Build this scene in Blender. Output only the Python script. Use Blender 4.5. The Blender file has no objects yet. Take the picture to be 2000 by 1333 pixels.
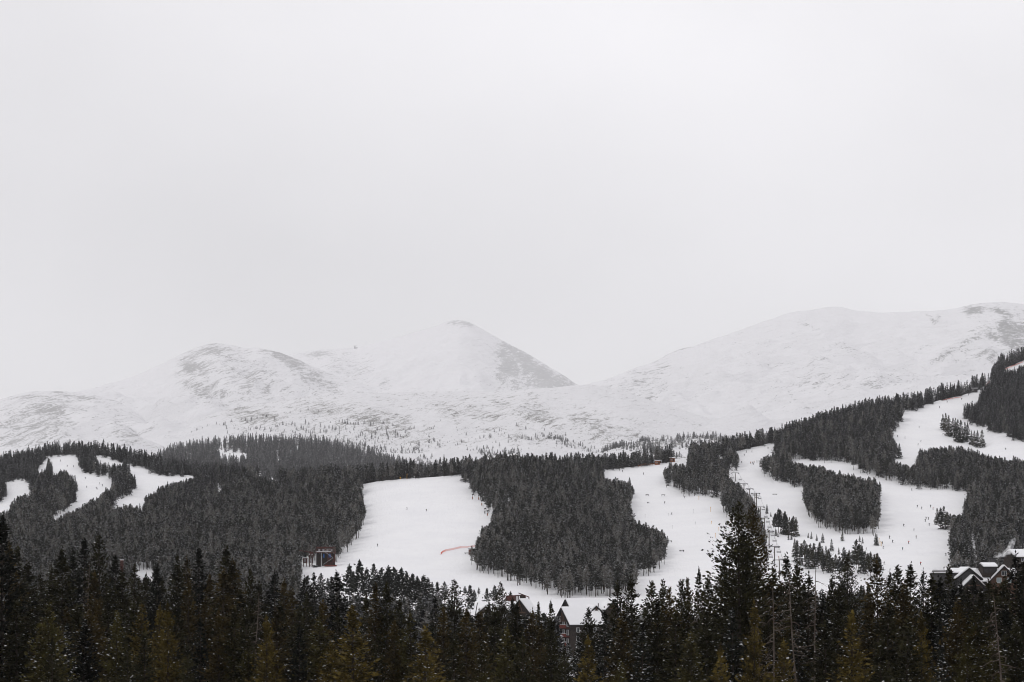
import bpy, bmesh, math, random
import numpy as np
from mathutils import Vector, Matrix

# ------------------------------------------------------------------ camera, sky, sun, exposure
SC = bpy.context.scene
COL = SC.collection
F = 3895.0            # focal length in pixels of the 2000 px wide photograph
HY = 1130.0           # row of the horizon in the photograph
cam_data = bpy.data.cameras.new('camera')
cam_data.sensor_width = 36.0
cam_data.lens = 36.0 * F / 2000.0
cam_data.shift_y = (HY - 666.5) / 2000.0
cam_data.clip_start = 1.0
cam_data.clip_end = 40000.0
cam = bpy.data.objects.new('camera', cam_data)
cam.location = (0, 0, 0)
cam.rotation_euler = (math.radians(90), 0, 0)
COL.objects.link(cam)
SC.camera = cam

SUN_ELEV, SUN_AZ = math.radians(46), math.radians(-55)
world = bpy.data.worlds.new('World')
SC.world = world
world.use_nodes = True
nt = world.node_tree
nt.nodes.clear()
N = nt.nodes.new
out = N('ShaderNodeOutputWorld')
sky = N('ShaderNodeTexSky'); sky.sky_type = 'NISHITA'; sky.sun_disc = False
sky.sun_elevation = SUN_ELEV; sky.sun_rotation = SUN_AZ
bg_sky = N('ShaderNodeBackground'); bg_sky.inputs['Strength'].default_value = 0.1
nt.links.new(sky.outputs[0], bg_sky.inputs['Color'])
tc = N('ShaderNodeTexCoord')
sep = N('ShaderNodeSeparateXYZ'); nt.links.new(tc.outputs['Generated'], sep.inputs[0])
grad = N('ShaderNodeMapRange'); grad.inputs[1].default_value = 0.05; grad.inputs[2].default_value = 0.34; grad.interpolation_type = 'SMOOTHSTEP'
grad.inputs[3].default_value = 0.785; grad.inputs[4].default_value = 0.96
nt.links.new(sep.outputs['Z'], grad.inputs[0])
mp = N('ShaderNodeMapping'); mp.inputs['Scale'].default_value = (1.0, 1.0, 1.6)
nt.links.new(tc.outputs['Generated'], mp.inputs[0])
ns = N('ShaderNodeTexNoise'); ns.inputs['Scale'].default_value = 3.2; ns.inputs['Detail'].default_value = 4.0
ns.inputs['Roughness'].default_value = 0.45
nt.links.new(mp.outputs[0], ns.inputs['Vector'])
nr = N('ShaderNodeMapRange'); nr.inputs[1].default_value = 0.3; nr.inputs[2].default_value = 0.7
nr.inputs[3].default_value = 0.915; nr.inputs[4].default_value = 1.065
nt.links.new(ns.outputs['Fac'], nr.inputs[0])
side = N('ShaderNodeMapRange'); side.inputs[1].default_value = -0.27; side.inputs[2].default_value = 0.27
side.inputs[3].default_value = 0.935; side.inputs[4].default_value = 1.045
nt.links.new(sep.outputs['X'], side.inputs[0])
m1 = N('ShaderNodeMath'); m1.operation = 'MULTIPLY'
nt.links.new(grad.outputs[0], m1.inputs[0]); nt.links.new(nr.outputs[0], m1.inputs[1])
m2 = N('ShaderNodeMath'); m2.operation = 'MULTIPLY'
nt.links.new(m1.outputs[0], m2.inputs[0]); nt.links.new(side.outputs[0], m2.inputs[1])
bg_cl = N('ShaderNodeBackground'); bg_cl.inputs['Color'].default_value = (0.988, 0.974, 1.0, 1)
nt.links.new(m2.outputs[0], bg_cl.inputs['Strength'])
mix = N('ShaderNodeMixShader'); mix.inputs[0].default_value = 0.96
nt.links.new(bg_sky.outputs[0], mix.inputs[1]); nt.links.new(bg_cl.outputs[0], mix.inputs[2])
nt.links.new(mix.outputs[0], out.inputs['Surface'])

sun_d = bpy.data.lights.new('sun', 'SUN'); sun_d.energy = 0.6; sun_d.angle = math.radians(14); sun_d.color = (1, 0.97, 0.93)
sun = bpy.data.objects.new('sun', sun_d)
sun_dir = Vector((math.sin(SUN_AZ) * math.cos(SUN_ELEV), -math.cos(SUN_AZ) * math.cos(SUN_ELEV) * 0.6, math.sin(SUN_ELEV))).normalized()
sun.rotation_euler = sun_dir.to_track_quat('Z', 'Y').to_euler()
COL.objects.link(sun)
sky.sun_rotation = math.atan2(sun_dir.x, sun_dir.y)

SC.view_settings.view_transform = 'Standard'
SC.view_settings.look = 'None'
SC.view_settings.exposure = 0.0
SC.view_settings.gamma = 1.0
SC.view_settings.use_curve_mapping = False
cy = SC.cycles
cy.max_bounces = 6; cy.diffuse_bounces = 3; cy.glossy_bounces = 2; cy.transmission_bounces = 2
cy.transparent_max_bounces = 8; cy.volume_bounces = 2
cy.volume_step_rate = 2.0
cy.pixel_filter_type = 'BLACKMAN_HARRIS'; cy.filter_width = 1.0
cy.use_denoising = True; cy.denoiser = 'OPENIMAGEDENOISE'; cy.denoising_input_passes = 'RGB_ALBEDO_NORMAL'; cy.denoising_prefilter = 'ACCURATE'

R = random.Random(11)
RNG = np.random.default_rng(11)

# ------------------------------------------------------------------ helpers
def tag(o, label=None, cat=None, group=None, kind=None):
    if label: o['label'] = label
    if cat: o['category'] = cat
    if group: o['group'] = group
    if kind: o['kind'] = kind
    return o

def empty(name, loc=(0, 0, 0), rz=0.0, parent=None):
    o = bpy.data.objects.new(name, None)
    o.empty_display_size = 0.5
    o.location = loc; o.rotation_euler = (0, 0, rz)
    COL.objects.link(o)
    if parent: o.parent = parent
    return o

def mesh_np(name, verts, faces, mats=(), fmat=None, smooth=False):
    """verts (n,3), faces (m,k) one face size"""
    me = bpy.data.meshes.new(name)
    verts = np.asarray(verts, dtype=np.float32); faces = np.asarray(faces, dtype=np.int32)
    n, (m, k) = len(verts), faces.shape
    me.vertices.add(n); me.vertices.foreach_set('co', verts.ravel())
    me.loops.add(m * k); me.loops.foreach_set('vertex_index', faces.ravel())
    me.polygons.add(m)
    me.polygons.foreach_set('loop_start', np.arange(0, m * k, k, dtype=np.int32))
    me.polygons.foreach_set('loop_total', np.full(m, k, dtype=np.int32))
    for mt in mats: me.materials.append(mt)
    if fmat is not None: me.polygons.foreach_set('material_index', np.asarray(fmat, dtype=np.int32))
    me.polygons.foreach_set('use_smooth', np.full(m, smooth, dtype=bool))
    me.update(calc_edges=True)
    me.validate()
    return me

def link(name, me, parent=None):
    o = bpy.data.objects.new(name, me)
    COL.objects.link(o)
    if parent: o.parent = parent
    return o

class MB:
    """collects boxes, bars, tubes and prisms; build() links them as one mesh"""
    def __init__(self): self.bm = bmesh.new()
    def box(self, c, s, rz=0.0):
        vs = []
        for dx in (-.5, .5):
            for dy in (-.5, .5):
                for dz in (-.5, .5):
                    x, y = dx * s[0], dy * s[1]
                    xr, yr = x * math.cos(rz) - y * math.sin(rz), x * math.sin(rz) + y * math.cos(rz)
                    vs.append(self.bm.verts.new((c[0] + xr, c[1] + yr, c[2] + dz * s[2])))
        for f in ((0, 1, 3, 2), (4, 6, 7, 5), (0, 4, 5, 1), (2, 3, 7, 6), (0, 2, 6, 4), (1, 5, 7, 3)):
            self.bm.faces.new([vs[i] for i in f])
        return self
    def bar(self, a, b, r0, r1=None, n=6):
        a, b = Vector(a), Vector(b); r1 = r0 if r1 is None else r1
        d = (b - a).normalized()
        u = d.orthogonal().normalized(); v = d.cross(u)
        ra, rb = [], []
        for i in range(n):
            t = 2 * math.pi * (i + .5) / n
            o = u * math.cos(t) + v * math.sin(t)
            ra.append(self.bm.verts.new(a + o * r0)); rb.append(self.bm.verts.new(b + o * r1))
        for i in range(n):
            j = (i + 1) % n
            self.bm.faces.new((ra[i], ra[j], rb[j], rb[i]))
        self.bm.faces.new(ra[::-1]); self.bm.faces.new(rb)
        return self
    def prism(self, prof, x0, x1, axis='x'):
        """profile [(y,z)] extruded along x (or [(x,z)] along y)"""
        P = (lambda p, t: (t, p[0], p[1])) if axis == 'x' else (lambda p, t: (p[0], t, p[1]))
        A = [self.bm.verts.new(P(p, x0)) for p in prof]; B = [self.bm.verts.new(P(p, x1)) for p in prof]
        n = len(prof)
        for i in range(n):
            j = (i + 1) % n
            self.bm.faces.new((A[i], A[j], B[j], B[i]))
        self.bm.faces.new(A[::-1]); self.bm.faces.new(B)
        return self
    def build(self, name, mat, parent=None, bevel=0.0):
        bmesh.ops.recalc_face_normals(self.bm, faces=self.bm.faces)
        if bevel: bmesh.ops.bevel(self.bm, geom=self.bm.edges[:], offset=bevel, segments=1, affect='EDGES')
        me = bpy.data.meshes.new(name)
        self.bm.to_mesh(me); self.bm.free()
        me.materials.append(mat)
        return link(name, me, parent)

# numpy value noise / fbm
def _hash(ix, iy, seed):
    h = (ix.astype(np.int64) * 374761393 + iy.astype(np.int64) * 668265263 + seed * 974711) & 0xffffffff
    h = ((h ^ (h >> 13)) * 1274126177) & 0xffffffff
    return ((h ^ (h >> 16)) & 0xffff) / 65535.0
def vnoise(x, y, seed=0):
    x = np.asarray(x, float); y = np.asarray(y, float)
    ix, iy = np.floor(x), np.floor(y)
    fx, fy = x - ix, y - iy
    fx, fy = fx * fx * (3 - 2 * fx), fy * fy * (3 - 2 * fy)
    a, b = _hash(ix, iy, seed), _hash(ix + 1, iy, seed)
    c, d = _hash(ix, iy + 1, seed), _hash(ix + 1, iy + 1, seed)
    return (a * (1 - fx) + b * fx) * (1 - fy) + (c * (1 - fx) + d * fx) * fy
def fbm(x, y, seed=0, oct=4, gain=0.5):
    s, a, t = 0.0, 1.0, 0.0
    for k in range(oct):
        s = s + a * (vnoise(x * 2 ** k, y * 2 ** k, seed + k * 17) - .5) * 2
        t += a; a *= gain
    return s / t

# ------------------------------------------------------------------ materials
def mat(name, color, rough=0.8, noise=None, obj_color=False, bump=None):
    """principled material; noise=(scale, colour2, lo, hi) mixes in a second colour by a 3-D noise"""
    m = bpy.data.materials.new(name); m.use_nodes = True
    t = m.node_tree; b = t.nodes['Principled BSDF']
    b.inputs['Roughness'].default_value = rough
    b.inputs['Specular IOR Level'].default_value = 0.2
    rgb = t.nodes.new('ShaderNodeRGB'); rgb.outputs[0].default_value = (*color, 1)
    src = rgb.outputs[0]
    if obj_color:
        oi = t.nodes.new('ShaderNodeObjectInfo'); src = oi.outputs['Color']
    if noise:
        sc, c2, lo, hi = noise
        g = t.nodes.new('ShaderNodeNewGeometry')
        n = t.nodes.new('ShaderNodeTexNoise'); n.inputs['Scale'].default_value = sc; n.inputs['Detail'].default_value = 3
        t.links.new(g.outputs['Position'], n.inputs['Vector'])
        r = t.nodes.new('ShaderNodeMapRange'); r.inputs[1].default_value = lo; r.inputs[2].default_value = hi
        t.links.new(n.outputs['Fac'], r.inputs[0])
        mx = t.nodes.new('ShaderNodeMix'); mx.data_type = 'RGBA'
        t.links.new(r.outputs[0], mx.inputs['Factor'])
        t.links.new(src, mx.inputs['A'])
        if isinstance(c2, (int, float)):
            ml = t.nodes.new('ShaderNodeMix'); ml.data_type = 'RGBA'; ml.blend_type = 'MULTIPLY'; ml.inputs['Factor'].default_value = 1
            ml.inputs['B'].default_value = (c2, c2, c2, 1); t.links.new(src, ml.inputs['A'])
            t.links.new(ml.outputs['Result'], mx.inputs['B'])
        else:
            mx.inputs['B'].default_value = (*c2, 1)
        src = mx.outputs['Result']
    t.links.new(src, b.inputs['Base Color'])
    if bump:
        sc, st, dist = bump
        g = t.nodes.new('ShaderNodeNewGeometry')
        n = t.nodes.new('ShaderNodeTexNoise'); n.inputs['Scale'].default_value = sc; n.inputs['Detail'].default_value = 4
        t.links.new(g.outputs['Position'], n.inputs['Vector'])
        bp = t.nodes.new('ShaderNodeBump'); bp.inputs['Strength'].default_value = st; bp.inputs['Distance'].default_value = dist
        t.links.new(n.outputs['Fac'], bp.inputs['Height']); t.links.new(bp.outputs[0], b.inputs['Normal'])
    return m

SNOW_C = (0.725, 0.722, 0.74)
def needle_mat(name, color, dark, frost, sc, obj_color=False, amount=.5, brown=None):
    """needles of two own shades, dusted with frost in fine patches"""
    m = mat(name, color, 0.9, noise=(sc, dark, .36, .64), obj_color=obj_color)
    t = m.node_tree; b = t.nodes['Principled BSDF']
    src = b.inputs['Base Color'].links[0].from_socket
    oi = t.nodes.new('ShaderNodeObjectInfo')
    if brown:      # some trees are browner, some frostier
        rb = t.nodes.new('ShaderNodeMapRange'); rb.inputs[1].default_value = .55; rb.inputs[2].default_value = .95; t.links.new(oi.outputs['Random'], rb.inputs[0])
        mb_ = t.nodes.new('ShaderNodeMix'); mb_.data_type = 'RGBA'; mb_.inputs['B'].default_value = (*brown, 1)
        t.links.new(src, mb_.inputs['A']); t.links.new(rb.outputs[0], mb_.inputs['Factor']); src = mb_.outputs['Result']
    g = t.nodes.new('ShaderNodeNewGeometry')
    n = t.nodes.new('ShaderNodeTexNoise'); n.inputs['Scale'].default_value = frost; n.inputs['Detail'].default_value = 2
    t.links.new(g.outputs['Position'], n.inputs['Vector'])
    r = t.nodes.new('ShaderNodeMapRange'); r.inputs[1].default_value = .54; r.inputs[2].default_value = .70; r.inputs[4].default_value = amount
    fr = t.nodes.new('ShaderNodeMath'); fr.operation = 'MULTIPLY_ADD'; fr.inputs[1].default_value = -.34; t.links.new(oi.outputs['Random'], fr.inputs[0]); fr.inputs[2].default_value = .66; t.links.new(fr.outputs[0], r.inputs[1])
    t.links.new(n.outputs['Fac'], r.inputs[0])
    mx = t.nodes.new('ShaderNodeMix'); mx.data_type = 'RGBA'; mx.inputs['B'].default_value = (.5, .5, .51, 1)
    t.links.new(src, mx.inputs['A']); t.links.new(r.outputs[0], mx.inputs['Factor']); t.links.new(mx.outputs['Result'], b.inputs['Base Color'])
    return m
M = {}
M['needle'] = mat('needle_foliage', (0.03, 0.03, 0.02), 0.9, noise=(1.3, 0.3, 0.40, 0.62), obj_color=True)
M['bark'] = mat('bark', (0.055, 0.042, 0.034), 0.95, noise=(1.5, (0.025, 0.02, 0.017), 0.4, 0.6))
M['dead_bark'] = mat('dead_bark', (0.13, 0.108, 0.092), 0.95, noise=(0.9, (0.085, 0.065, 0.055), 0.4, 0.6))
M['tree_snow'] = mat('tree_snow', (0.72, 0.72, 0.74), 0.9)
M['roof_snow'] = mat('roof_snow', (0.76, 0.76, 0.775), 0.9, bump=(1.2, 0.4, 0.15))
M['dark_wood'] = mat('dark_wood', (0.035, 0.026, 0.021), 0.8, noise=(2.0, (0.02, 0.015, 0.013), 0.4, 0.6))
M['brown_wood'] = mat('brown_wood', (0.085, 0.046, 0.029), 0.8, noise=(2.5, (0.075, 0.04, 0.026), 0.4, 0.6))
M['grey_wall'] = mat('grey_wall', (0.062, 0.06, 0.062), 0.85, noise=(1.8, (0.045, 0.043, 0.045), 0.4, 0.6))
M['taupe_wall'] = mat('taupe_wall', (0.075, 0.062, 0.054), 0.85, noise=(1.8, (0.055, 0.046, 0.04), 0.4, 0.6))
M['roof'] = mat('roof_shingle', (0.022, 0.02, 0.02), 0.9)
M['red_wood'] = mat('red_balcony_wood', (0.15, 0.035, 0.025), 0.75, noise=(2.0, (0.10, 0.024, 0.018), 0.4, 0.6))
M['red_steel'] = mat('red_steel', (0.085, 0.025, 0.02), 0.6, noise=(1.3, (0.05, 0.02, 0.017), 0.4, 0.6))
M['orange_wood'] = mat('orange_wood', (0.26, 0.09, 0.03), 0.8, noise=(2, (0.22, 0.07, 0.02), 0.4, 0.6))
M['orange_net'] = mat('orange_net', (0.72, 0.13, 0.07), 0.8)
M['yellow'] = mat('yellow_pad', (0.62, 0.33, 0.03), 0.7)
M['white_frame'] = mat('white_frame', (0.6, 0.6, 0.6), 0.6)
M['glass'] = mat('window_glass', (0.03, 0.035, 0.04), 0.08)
M['pale_glass'] = mat('pale_window_glass', (0.22, 0.27, 0.28), 0.15)
M['steel'] = mat('galvanised_steel', (0.10, 0.10, 0.105), 0.5)
M['brown_steel'] = mat('brown_steel', (0.10, 0.082, 0.07), 0.6)
M['grey_metal'] = mat('grey_metal', (0.33, 0.33, 0.34), 0.5)
M['black'] = mat('black_rubber', (0.015, 0.015, 0.016), 0.7)
M['blue'] = mat('blue_panel', (0.03, 0.10, 0.30), 0.6)
M['cloth'] = mat('jacket_cloth', (0.1, 0.1, 0.1), 0.9, obj_color=True)
M['trousers'] = mat('trouser_cloth', (0.02, 0.02, 0.024), 0.9)
M['skin'] = mat('skin', (0.42, 0.26, 0.2), 0.7)

def snow_material():
    m = bpy.data.materials.new('piste_snow'); m.use_nodes = True
    t = m.node_tree; b = t.nodes['Principled BSDF']; b.inputs['Roughness'].default_value = 0.85
    b.inputs['Specular IOR Level'].default_value = 0.15
    g = t.nodes.new('ShaderNodeNewGeometry')
    n = t.nodes.new('ShaderNodeTexNoise'); n.inputs['Scale'].default_value = 0.035; n.inputs['Detail'].default_value = 6; n.inputs['Roughness'].default_value = .65
    t.links.new(g.outputs['Position'], n.inputs['Vector'])
    r = t.nodes.new('ShaderNodeValToRGB')
    r.color_ramp.elements[0].position = .3; r.color_ramp.elements[0].color = (0.735, 0.735, 0.755, 1)
    r.color_ramp.elements[1].position = .7; r.color_ramp.elements[1].color = (0.795, 0.795, 0.805, 1)
    t.links.new(n.outputs['Fac'], r.inputs[0]); t.links.new(r.outputs[0], b.inputs['Base Color'])
    # ski tracks and moguls: fine relief stretched down the fall line
    mp = t.nodes.new('ShaderNodeMapping'); mp.inputs['Scale'].default_value = (0.55, 0.09, 0.0); mp.inputs['Rotation'].default_value = (0, 0, 0.35)
    t.links.new(g.outputs['Position'], mp.inputs[0])
    n2 = t.nodes.new('ShaderNodeTexNoise'); n2.inputs['Scale'].default_value = 1.0; n2.inputs['Detail'].default_value = 5; n2.inputs['Distortion'].default_value = .8
    t.links.new(mp.outputs[0], n2.inputs['Vector'])
    n3 = t.nodes.new('ShaderNodeTexNoise'); n3.inputs['Scale'].default_value = 0.12; n3.inputs['Detail'].default_value = 4
    t.links.new(g.outputs['Position'], n3.inputs['Vector'])
    bp = t.nodes.new('ShaderNodeBump'); bp.inputs['Strength'].default_value = .8; bp.inputs['Distance'].default_value = .5
    t.links.new(n2.outputs['Fac'], bp.inputs['Height'])
    bp2 = t.nodes.new('ShaderNodeBump'); bp2.inputs['Strength'].default_value = .6; bp2.inputs['Distance'].default_value = 1.6
    t.links.new(n3.outputs['Fac'], bp2.inputs['Height']); t.links.new(bp.outputs[0], bp2.inputs['Normal'])
    t.links.new(bp2.outputs[0], b.inputs['Normal'])
    return m
M['snow'] = snow_material()

def mountain_material(name, scale, rot, rock=(0.155, 0.152, 0.155), base_thr=0.66):
    """wind-blown snow over rock: the mesh attribute «bare» says where the wind has scoured the slope"""
    m = bpy.data.materials.new(name); m.use_nodes = True
    t = m.node_tree; b = t.nodes['Principled BSDF']; b.inputs['Roughness'].default_value = 0.9
    b.inputs['Specular IOR Level'].default_value = 0.1
    g = t.nodes.new('ShaderNodeNewGeometry')
    rotn = t.nodes.new('ShaderNodeVectorRotate'); rotn.rotation_type = 'Y_AXIS'; rotn.inputs['Angle'].default_value = rot
    t.links.new(g.outputs['Position'], rotn.inputs['Vector'])
    mp = t.nodes.new('ShaderNodeMapping'); mp.inputs['Scale'].default_value = (scale * .30, scale * .12, scale * 1.1)
    t.links.new(rotn.outputs[0], mp.inputs[0])
    n1 = t.nodes.new('ShaderNodeTexNoise'); n1.inputs['Scale'].default_value = 1.0; n1.inputs['Detail'].default_value = 7; n1.inputs['Roughness'].default_value = .68; n1.inputs['Distortion'].default_value = .6
    t.links.new(mp.outputs[0], n1.inputs['Vector'])
    n2 = t.nodes.new('ShaderNodeTexNoise'); n2.inputs['Scale'].default_value = scale * 1.6; n2.inputs['Detail'].default_value = 5; n2.inputs['Roughness'].default_value = .7
    t.links.new(g.outputs['Position'], n2.inputs['Vector'])
    n3 = t.nodes.new('ShaderNodeTexNoise'); n3.inputs['Scale'].default_value = scale * .09; n3.inputs['Detail'].default_value = 3
    t.links.new(g.outputs['Position'], n3.inputs['Vector'])
    at = t.nodes.new('ShaderNodeAttribute'); at.attribute_name = 'bare'
    def math_(op, a, bb):
        x = t.nodes.new('ShaderNodeMath'); x.operation = op
        for i, v in enumerate((a, bb)):
            if isinstance(v, (int, float)): x.inputs[i].default_value = v
            else: t.links.new(v, x.inputs[i])
        return x.outputs[0]
    s = math_('MULTIPLY', math_('SUBTRACT', n1.outputs['Fac'], .5), 1.15)
    s = math_('ADD', s, math_('MULTIPLY', math_('SUBTRACT', n2.outputs['Fac'], .5), 1.0))
    s = math_('ADD', s, .5)
    s = math_('ADD', s, math_('MULTIPLY', math_('SUBTRACT', n3.outputs['Fac'], .5), .35))
    s = math_('ADD', s, math_('MULTIPLY', at.outputs['Fac'], .42))
    r = t.nodes.new('ShaderNodeMapRange'); r.inputs[1].default_value = base_thr - .05; r.inputs[2].default_value = base_thr + .10
    t.links.new(s, r.inputs[0])
    mx = t.nodes.new('ShaderNodeMix'); mx.data_type = 'RGBA'
    mx.inputs['A'].default_value = (*SNOW_C, 1); mx.inputs['B'].default_value = (*rock, 1)
    t.links.new(r.outputs[0], mx.inputs['Factor']); t.links.new(mx.outputs['Result'], b.inputs['Base Color'])
    bp = t.nodes.new('ShaderNodeBump'); bp.inputs['Strength'].default_value = .7; bp.inputs['Distance'].default_value = 18.0
    t.links.new(n1.outputs['Fac'], bp.inputs['Height']); t.links.new(bp.outputs[0], b.inputs['Normal'])
    return m

# ------------------------------------------------------------------ the near slope: one height field
def lut(pts):
    xs, ys = zip(*pts)
    return lambda x: np.interp(x, xs, ys)
BASE_Z = lut([(-400, -10), (-60, -11), (0, -11.5), (60, -13.5), (120, -15), (300, -20), (500, -25.5), (700, -29), (800, -20.5), (900, -11.5), (1000, 0)])
P1000 = lut([(-500, 1145), (400, 1140), (700, 1130), (1300, 1130), (1440, 1118), (1700, 1112), (2000, 1112), (2500, 1112)])
RIDGE_Y = lut([(-600, 1850), (0, 1780), (300, 1760), (480, 1640), (700, 1470), (900, 1450), (1180, 1540), (1310, 1560), (1440, 1600), (1515, 1640), (1765, 1760), (1920, 1850), (2000, 1950), (2600, 2300)])
RIDGE_P = lut([(-600, 960), (-100, 930), (0, 912), (60, 899), (100, 889), (148, 887), (200, 889), (250, 900), (300, 915), (340, 925), (390, 931), (450, 935), (560, 945), (704, 946), (746, 939), (793, 934.7), (846, 931.6), (900, 927), (960, 922), (1180, 917),
               (1246, 911), (1310, 902), (1380, 892), (1440, 881), (1515, 863), (1600, 836), (1700, 811), (1765, 798), (1810, 790), (1841, 780), (1878, 772.5), (1923, 757), (1937, 737), (1961, 719), (1980, 712), (2000, 703), (2200, 600), (2600, 500)])
def smooth1(f, w):
    k = np.linspace(-w, w, 9)
    return lambda x: sum(f(np.asarray(x, float) + d) for d in k) / 9
P1000, RIDGE_Y = smooth1(P1000, 80), smooth1(RIDGE_Y, 90)
RIDGE_P = smooth1(RIDGE_P, 9)
BASE_Zs = smooth1(BASE_Z, 45)

def ground_z(x, y):
    x = np.asarray(x, float); y = np.asarray(y, float)
    px = 1000 + F * x / np.maximum(y, 650)
    px = np.clip(px, -600, 2600)
    yr, pr, p1 = RIDGE_Y(px), RIDGE_P(px), P1000(px)
    z1000 = (HY - p1) / F * 1000
    near = BASE_Zs(y) + z1000 * np.clip((y - 700) / 300, 0, 1)
    s = (y - 1000) / (yr - 1000)
    sc = np.clip(s, 0, 1)
    up = (HY - (p1 + (pr - p1) * sc)) / F * np.clip(y, 1000, yr)
    d = np.maximum(y - yr, 0)
    far = up - 0.16 * d * np.clip(d / 60, 0, 1)
    far = np.maximum(far, -5)
    w = np.clip((y - 960) / 80, 0, 1); w = w * w * (3 - 2 * w)
    z = near * (1 - w) + far * w
    # gentle rolls, fading out at the crest so that the skyline keeps its line
    amp = np.clip((y - 750) / 250, 0, 1) * np.clip((yr - y) / 150, 0.0, 1)
    z = z + amp * 0.9 * fbm(x / 70, y / 90, 5, 3)
    z = z + np.clip(1 - np.abs(y - 300) / 300, 0, 1) * 1.2 * fbm(x / 45, y / 45, 9, 3)
    # kickers of the terrain park
    for kx, ky, hx, hy, h in KICKERS:
        z = z + h * np.exp(-((x - kx) / hx) ** 2 - ((y - ky) / hy) ** 2)
    return z
KICKERS = []
def row_of(x, y): return HY - F * ground_z(x, y) / y
_PY = np.arange(690, 2400, 3.0)
def pick(px, py):
    """ground point seen at picture position px, py (nearest one beyond the lodges)"""
    x = (px - 1000) / F * _PY
    rows = row_of(x, _PY)
    hit = np.nonzero(rows <= py)[0]
    y = _PY[hit[0]] if len(hit) else float(RIDGE_Y(px)) - 5
    x = (px - 1000) / F * y
    return Vector((float(x), float(y), float(ground_z(x, y))))
k1 = pick(1306, 966); KICKERS.append((k1.x, k1.y + 12, 9.0, 10.0, 4.2))
k2 = pick(1382, 977); k3 = pick(1400, 1010)
KICKERS += [(k2.x - 4, k2.y + 8, 14.0, 9.0, 1.8), (k3.x, k3.y + 8, 10.0, 9.0, 2.2)]
k4 = pick(1265, 934); KICKERS.append((k4.x, k4.y, 16.0, 12.0, 1.6))

ys = np.concatenate([np.arange(-80, 680, 20.0), np.arange(680, 1000, 8.0), np.arange(1000, 2010, 6.0), np.arange(2010, 4600, 80.0)])
a = np.linspace(-1, 1, 380)
Yg, Ag = np.meshgrid(ys, a, indexing='ij')
Xg = Ag * (160 + 0.40 * np.maximum(Yg, 0))
Zg = ground_z(Xg, Yg)
nr_, nc_ = Xg.shape
idx = np.arange(nr_ * nc_).reshape(nr_, nc_)
faces = np.stack([idx[:-1, :-1], idx[:-1, 1:], idx[1:, 1:], idx[1:, :-1]], -1).reshape(-1, 4)
ground = link('ground', mesh_np('ground', np.stack([Xg, Yg, Zg], -1).reshape(-1, 3), faces, [M['snow']], smooth=True))
tag(ground, 'snow covered ground rising from the valley to the wooded ski slopes', 'ground', kind='structure')

# ------------------------------------------------------------------ mountains and hills
def ridge_mesh(name, crest, Yc, Yf, foot_py, px0, px1, material, label, blobs=(), ncol=300, nrow=90, relief=60.0, seed=1, prof=1.0, wob=1.1, kind_name='mountain', ridge_scale=900.0, smooth_w=10):
    cr = smooth1(lut(crest), smooth_w)
    pxs = np.linspace(px0, px1, ncol)
    t = np.concatenate([np.linspace(0, 1, nrow), 1 + np.linspace(0.03, 0.6, 16)])
    T, PX = np.meshgrid(t, pxs, indexing='ij')
    yc = Yc * (1 + 0.06 * fbm(PX / 260.0, PX * 0, seed + 50, 3))
    yf = Yf
    Y = yf + (yc - yf) * T
    cpy = cr(PX) + wob * fbm(PX / 14.0, PX * 0, seed, 3) + 1.5 * fbm(PX / 60.0, PX * 0, seed + 3, 2)
    zc = (HY - cpy) / F * yc
    zf = (HY - foot_py) / F * yf
    tt = np.clip(T, 0, 1)
    # in the picture the front rises evenly from foot to crest, with spurs and gullies
    row = foot_py + (cpy - foot_py) * tt ** prof
    Z = (HY - row) / F * np.minimum(Y, yc)
    back = np.maximum(T - 1, 0)
    Z = Z - back * (yc - yf) * 0.55
    X = (PX - 1000) / F * Y
    env = np.clip(4 * tt * (1 - tt), 0, 1) * np.where(T > 1, 0, 1)
    rg = 1 - np.abs(fbm(X / ridge_scale + 3.1, (Y + Z * 1.5) / (ridge_scale * 1.8), seed + 7, 4))
    Z = Z + env * relief * (rg - .75) + env * relief * .25 * fbm(X / 160, Y / 220, seed + 9, 3)
    verts = np.stack([X, Y, Z], -1).reshape(-1, 3)
    nr, nc = X.shape
    ii = np.arange(nr * nc).reshape(nr, nc)
    fs = np.stack([ii[:-1, :-1], ii[:-1, 1:], ii[1:, 1:], ii[1:, :-1]], -1).reshape(-1, 4)
    me = mesh_np(kind_name, verts, fs, [material], smooth=True)
    rowf = HY - F * Z / Y
    bare = np.zeros_like(X)
    for (bx, by, rx, ry, ang, st) in blobs:
        ca, sa = math.cos(math.radians(ang)), math.sin(math.radians(ang))
        u = ((PX - bx) * ca + (rowf - by) * sa) / rx + .6 * fbm(PX / 22.0, rowf / 16.0, seed + 91, 4)
        v = (-(PX - bx) * sa + (rowf - by) * ca) / ry + .6 * fbm(PX / 22.0, rowf / 16.0, seed + 131, 4)
        q = u * u + v * v
        bare = np.maximum(bare, st * np.exp(-q * 1.1) * 1.15) if st > 0 else bare + st * np.exp(-q)
    att = me.attributes.new('bare', 'FLOAT', 'POINT')
    att.data.foreach_set('value', bare.ravel().astype(np.float32))
    o = link(kind_name, me)
    tag(o, label, kind_name, kind='structure')
    def surf(px, tq):
        """point on this surface at column px and front parameter tq"""
        i = np.interp(tq, t, np.arange(len(t))); j = np.interp(px, pxs, np.arange(nc))
        i0 = np.clip(i.astype(int), 0, nr - 2); j0 = np.clip(j.astype(int), 0, nc - 2)
        fi, fj = i - i0, j - j0
        P = verts.reshape(nr, nc, 3)
        return (P[i0, j0] * ((1 - fi) * (1 - fj))[:, None] + P[i0 + 1, j0] * (fi * (1 - fj))[:, None] + P[i0, j0 + 1] * ((1 - fi) * fj)[:, None] + P[i0 + 1, j0 + 1] * (fi * fj)[:, None])
    return o, surf

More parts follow.
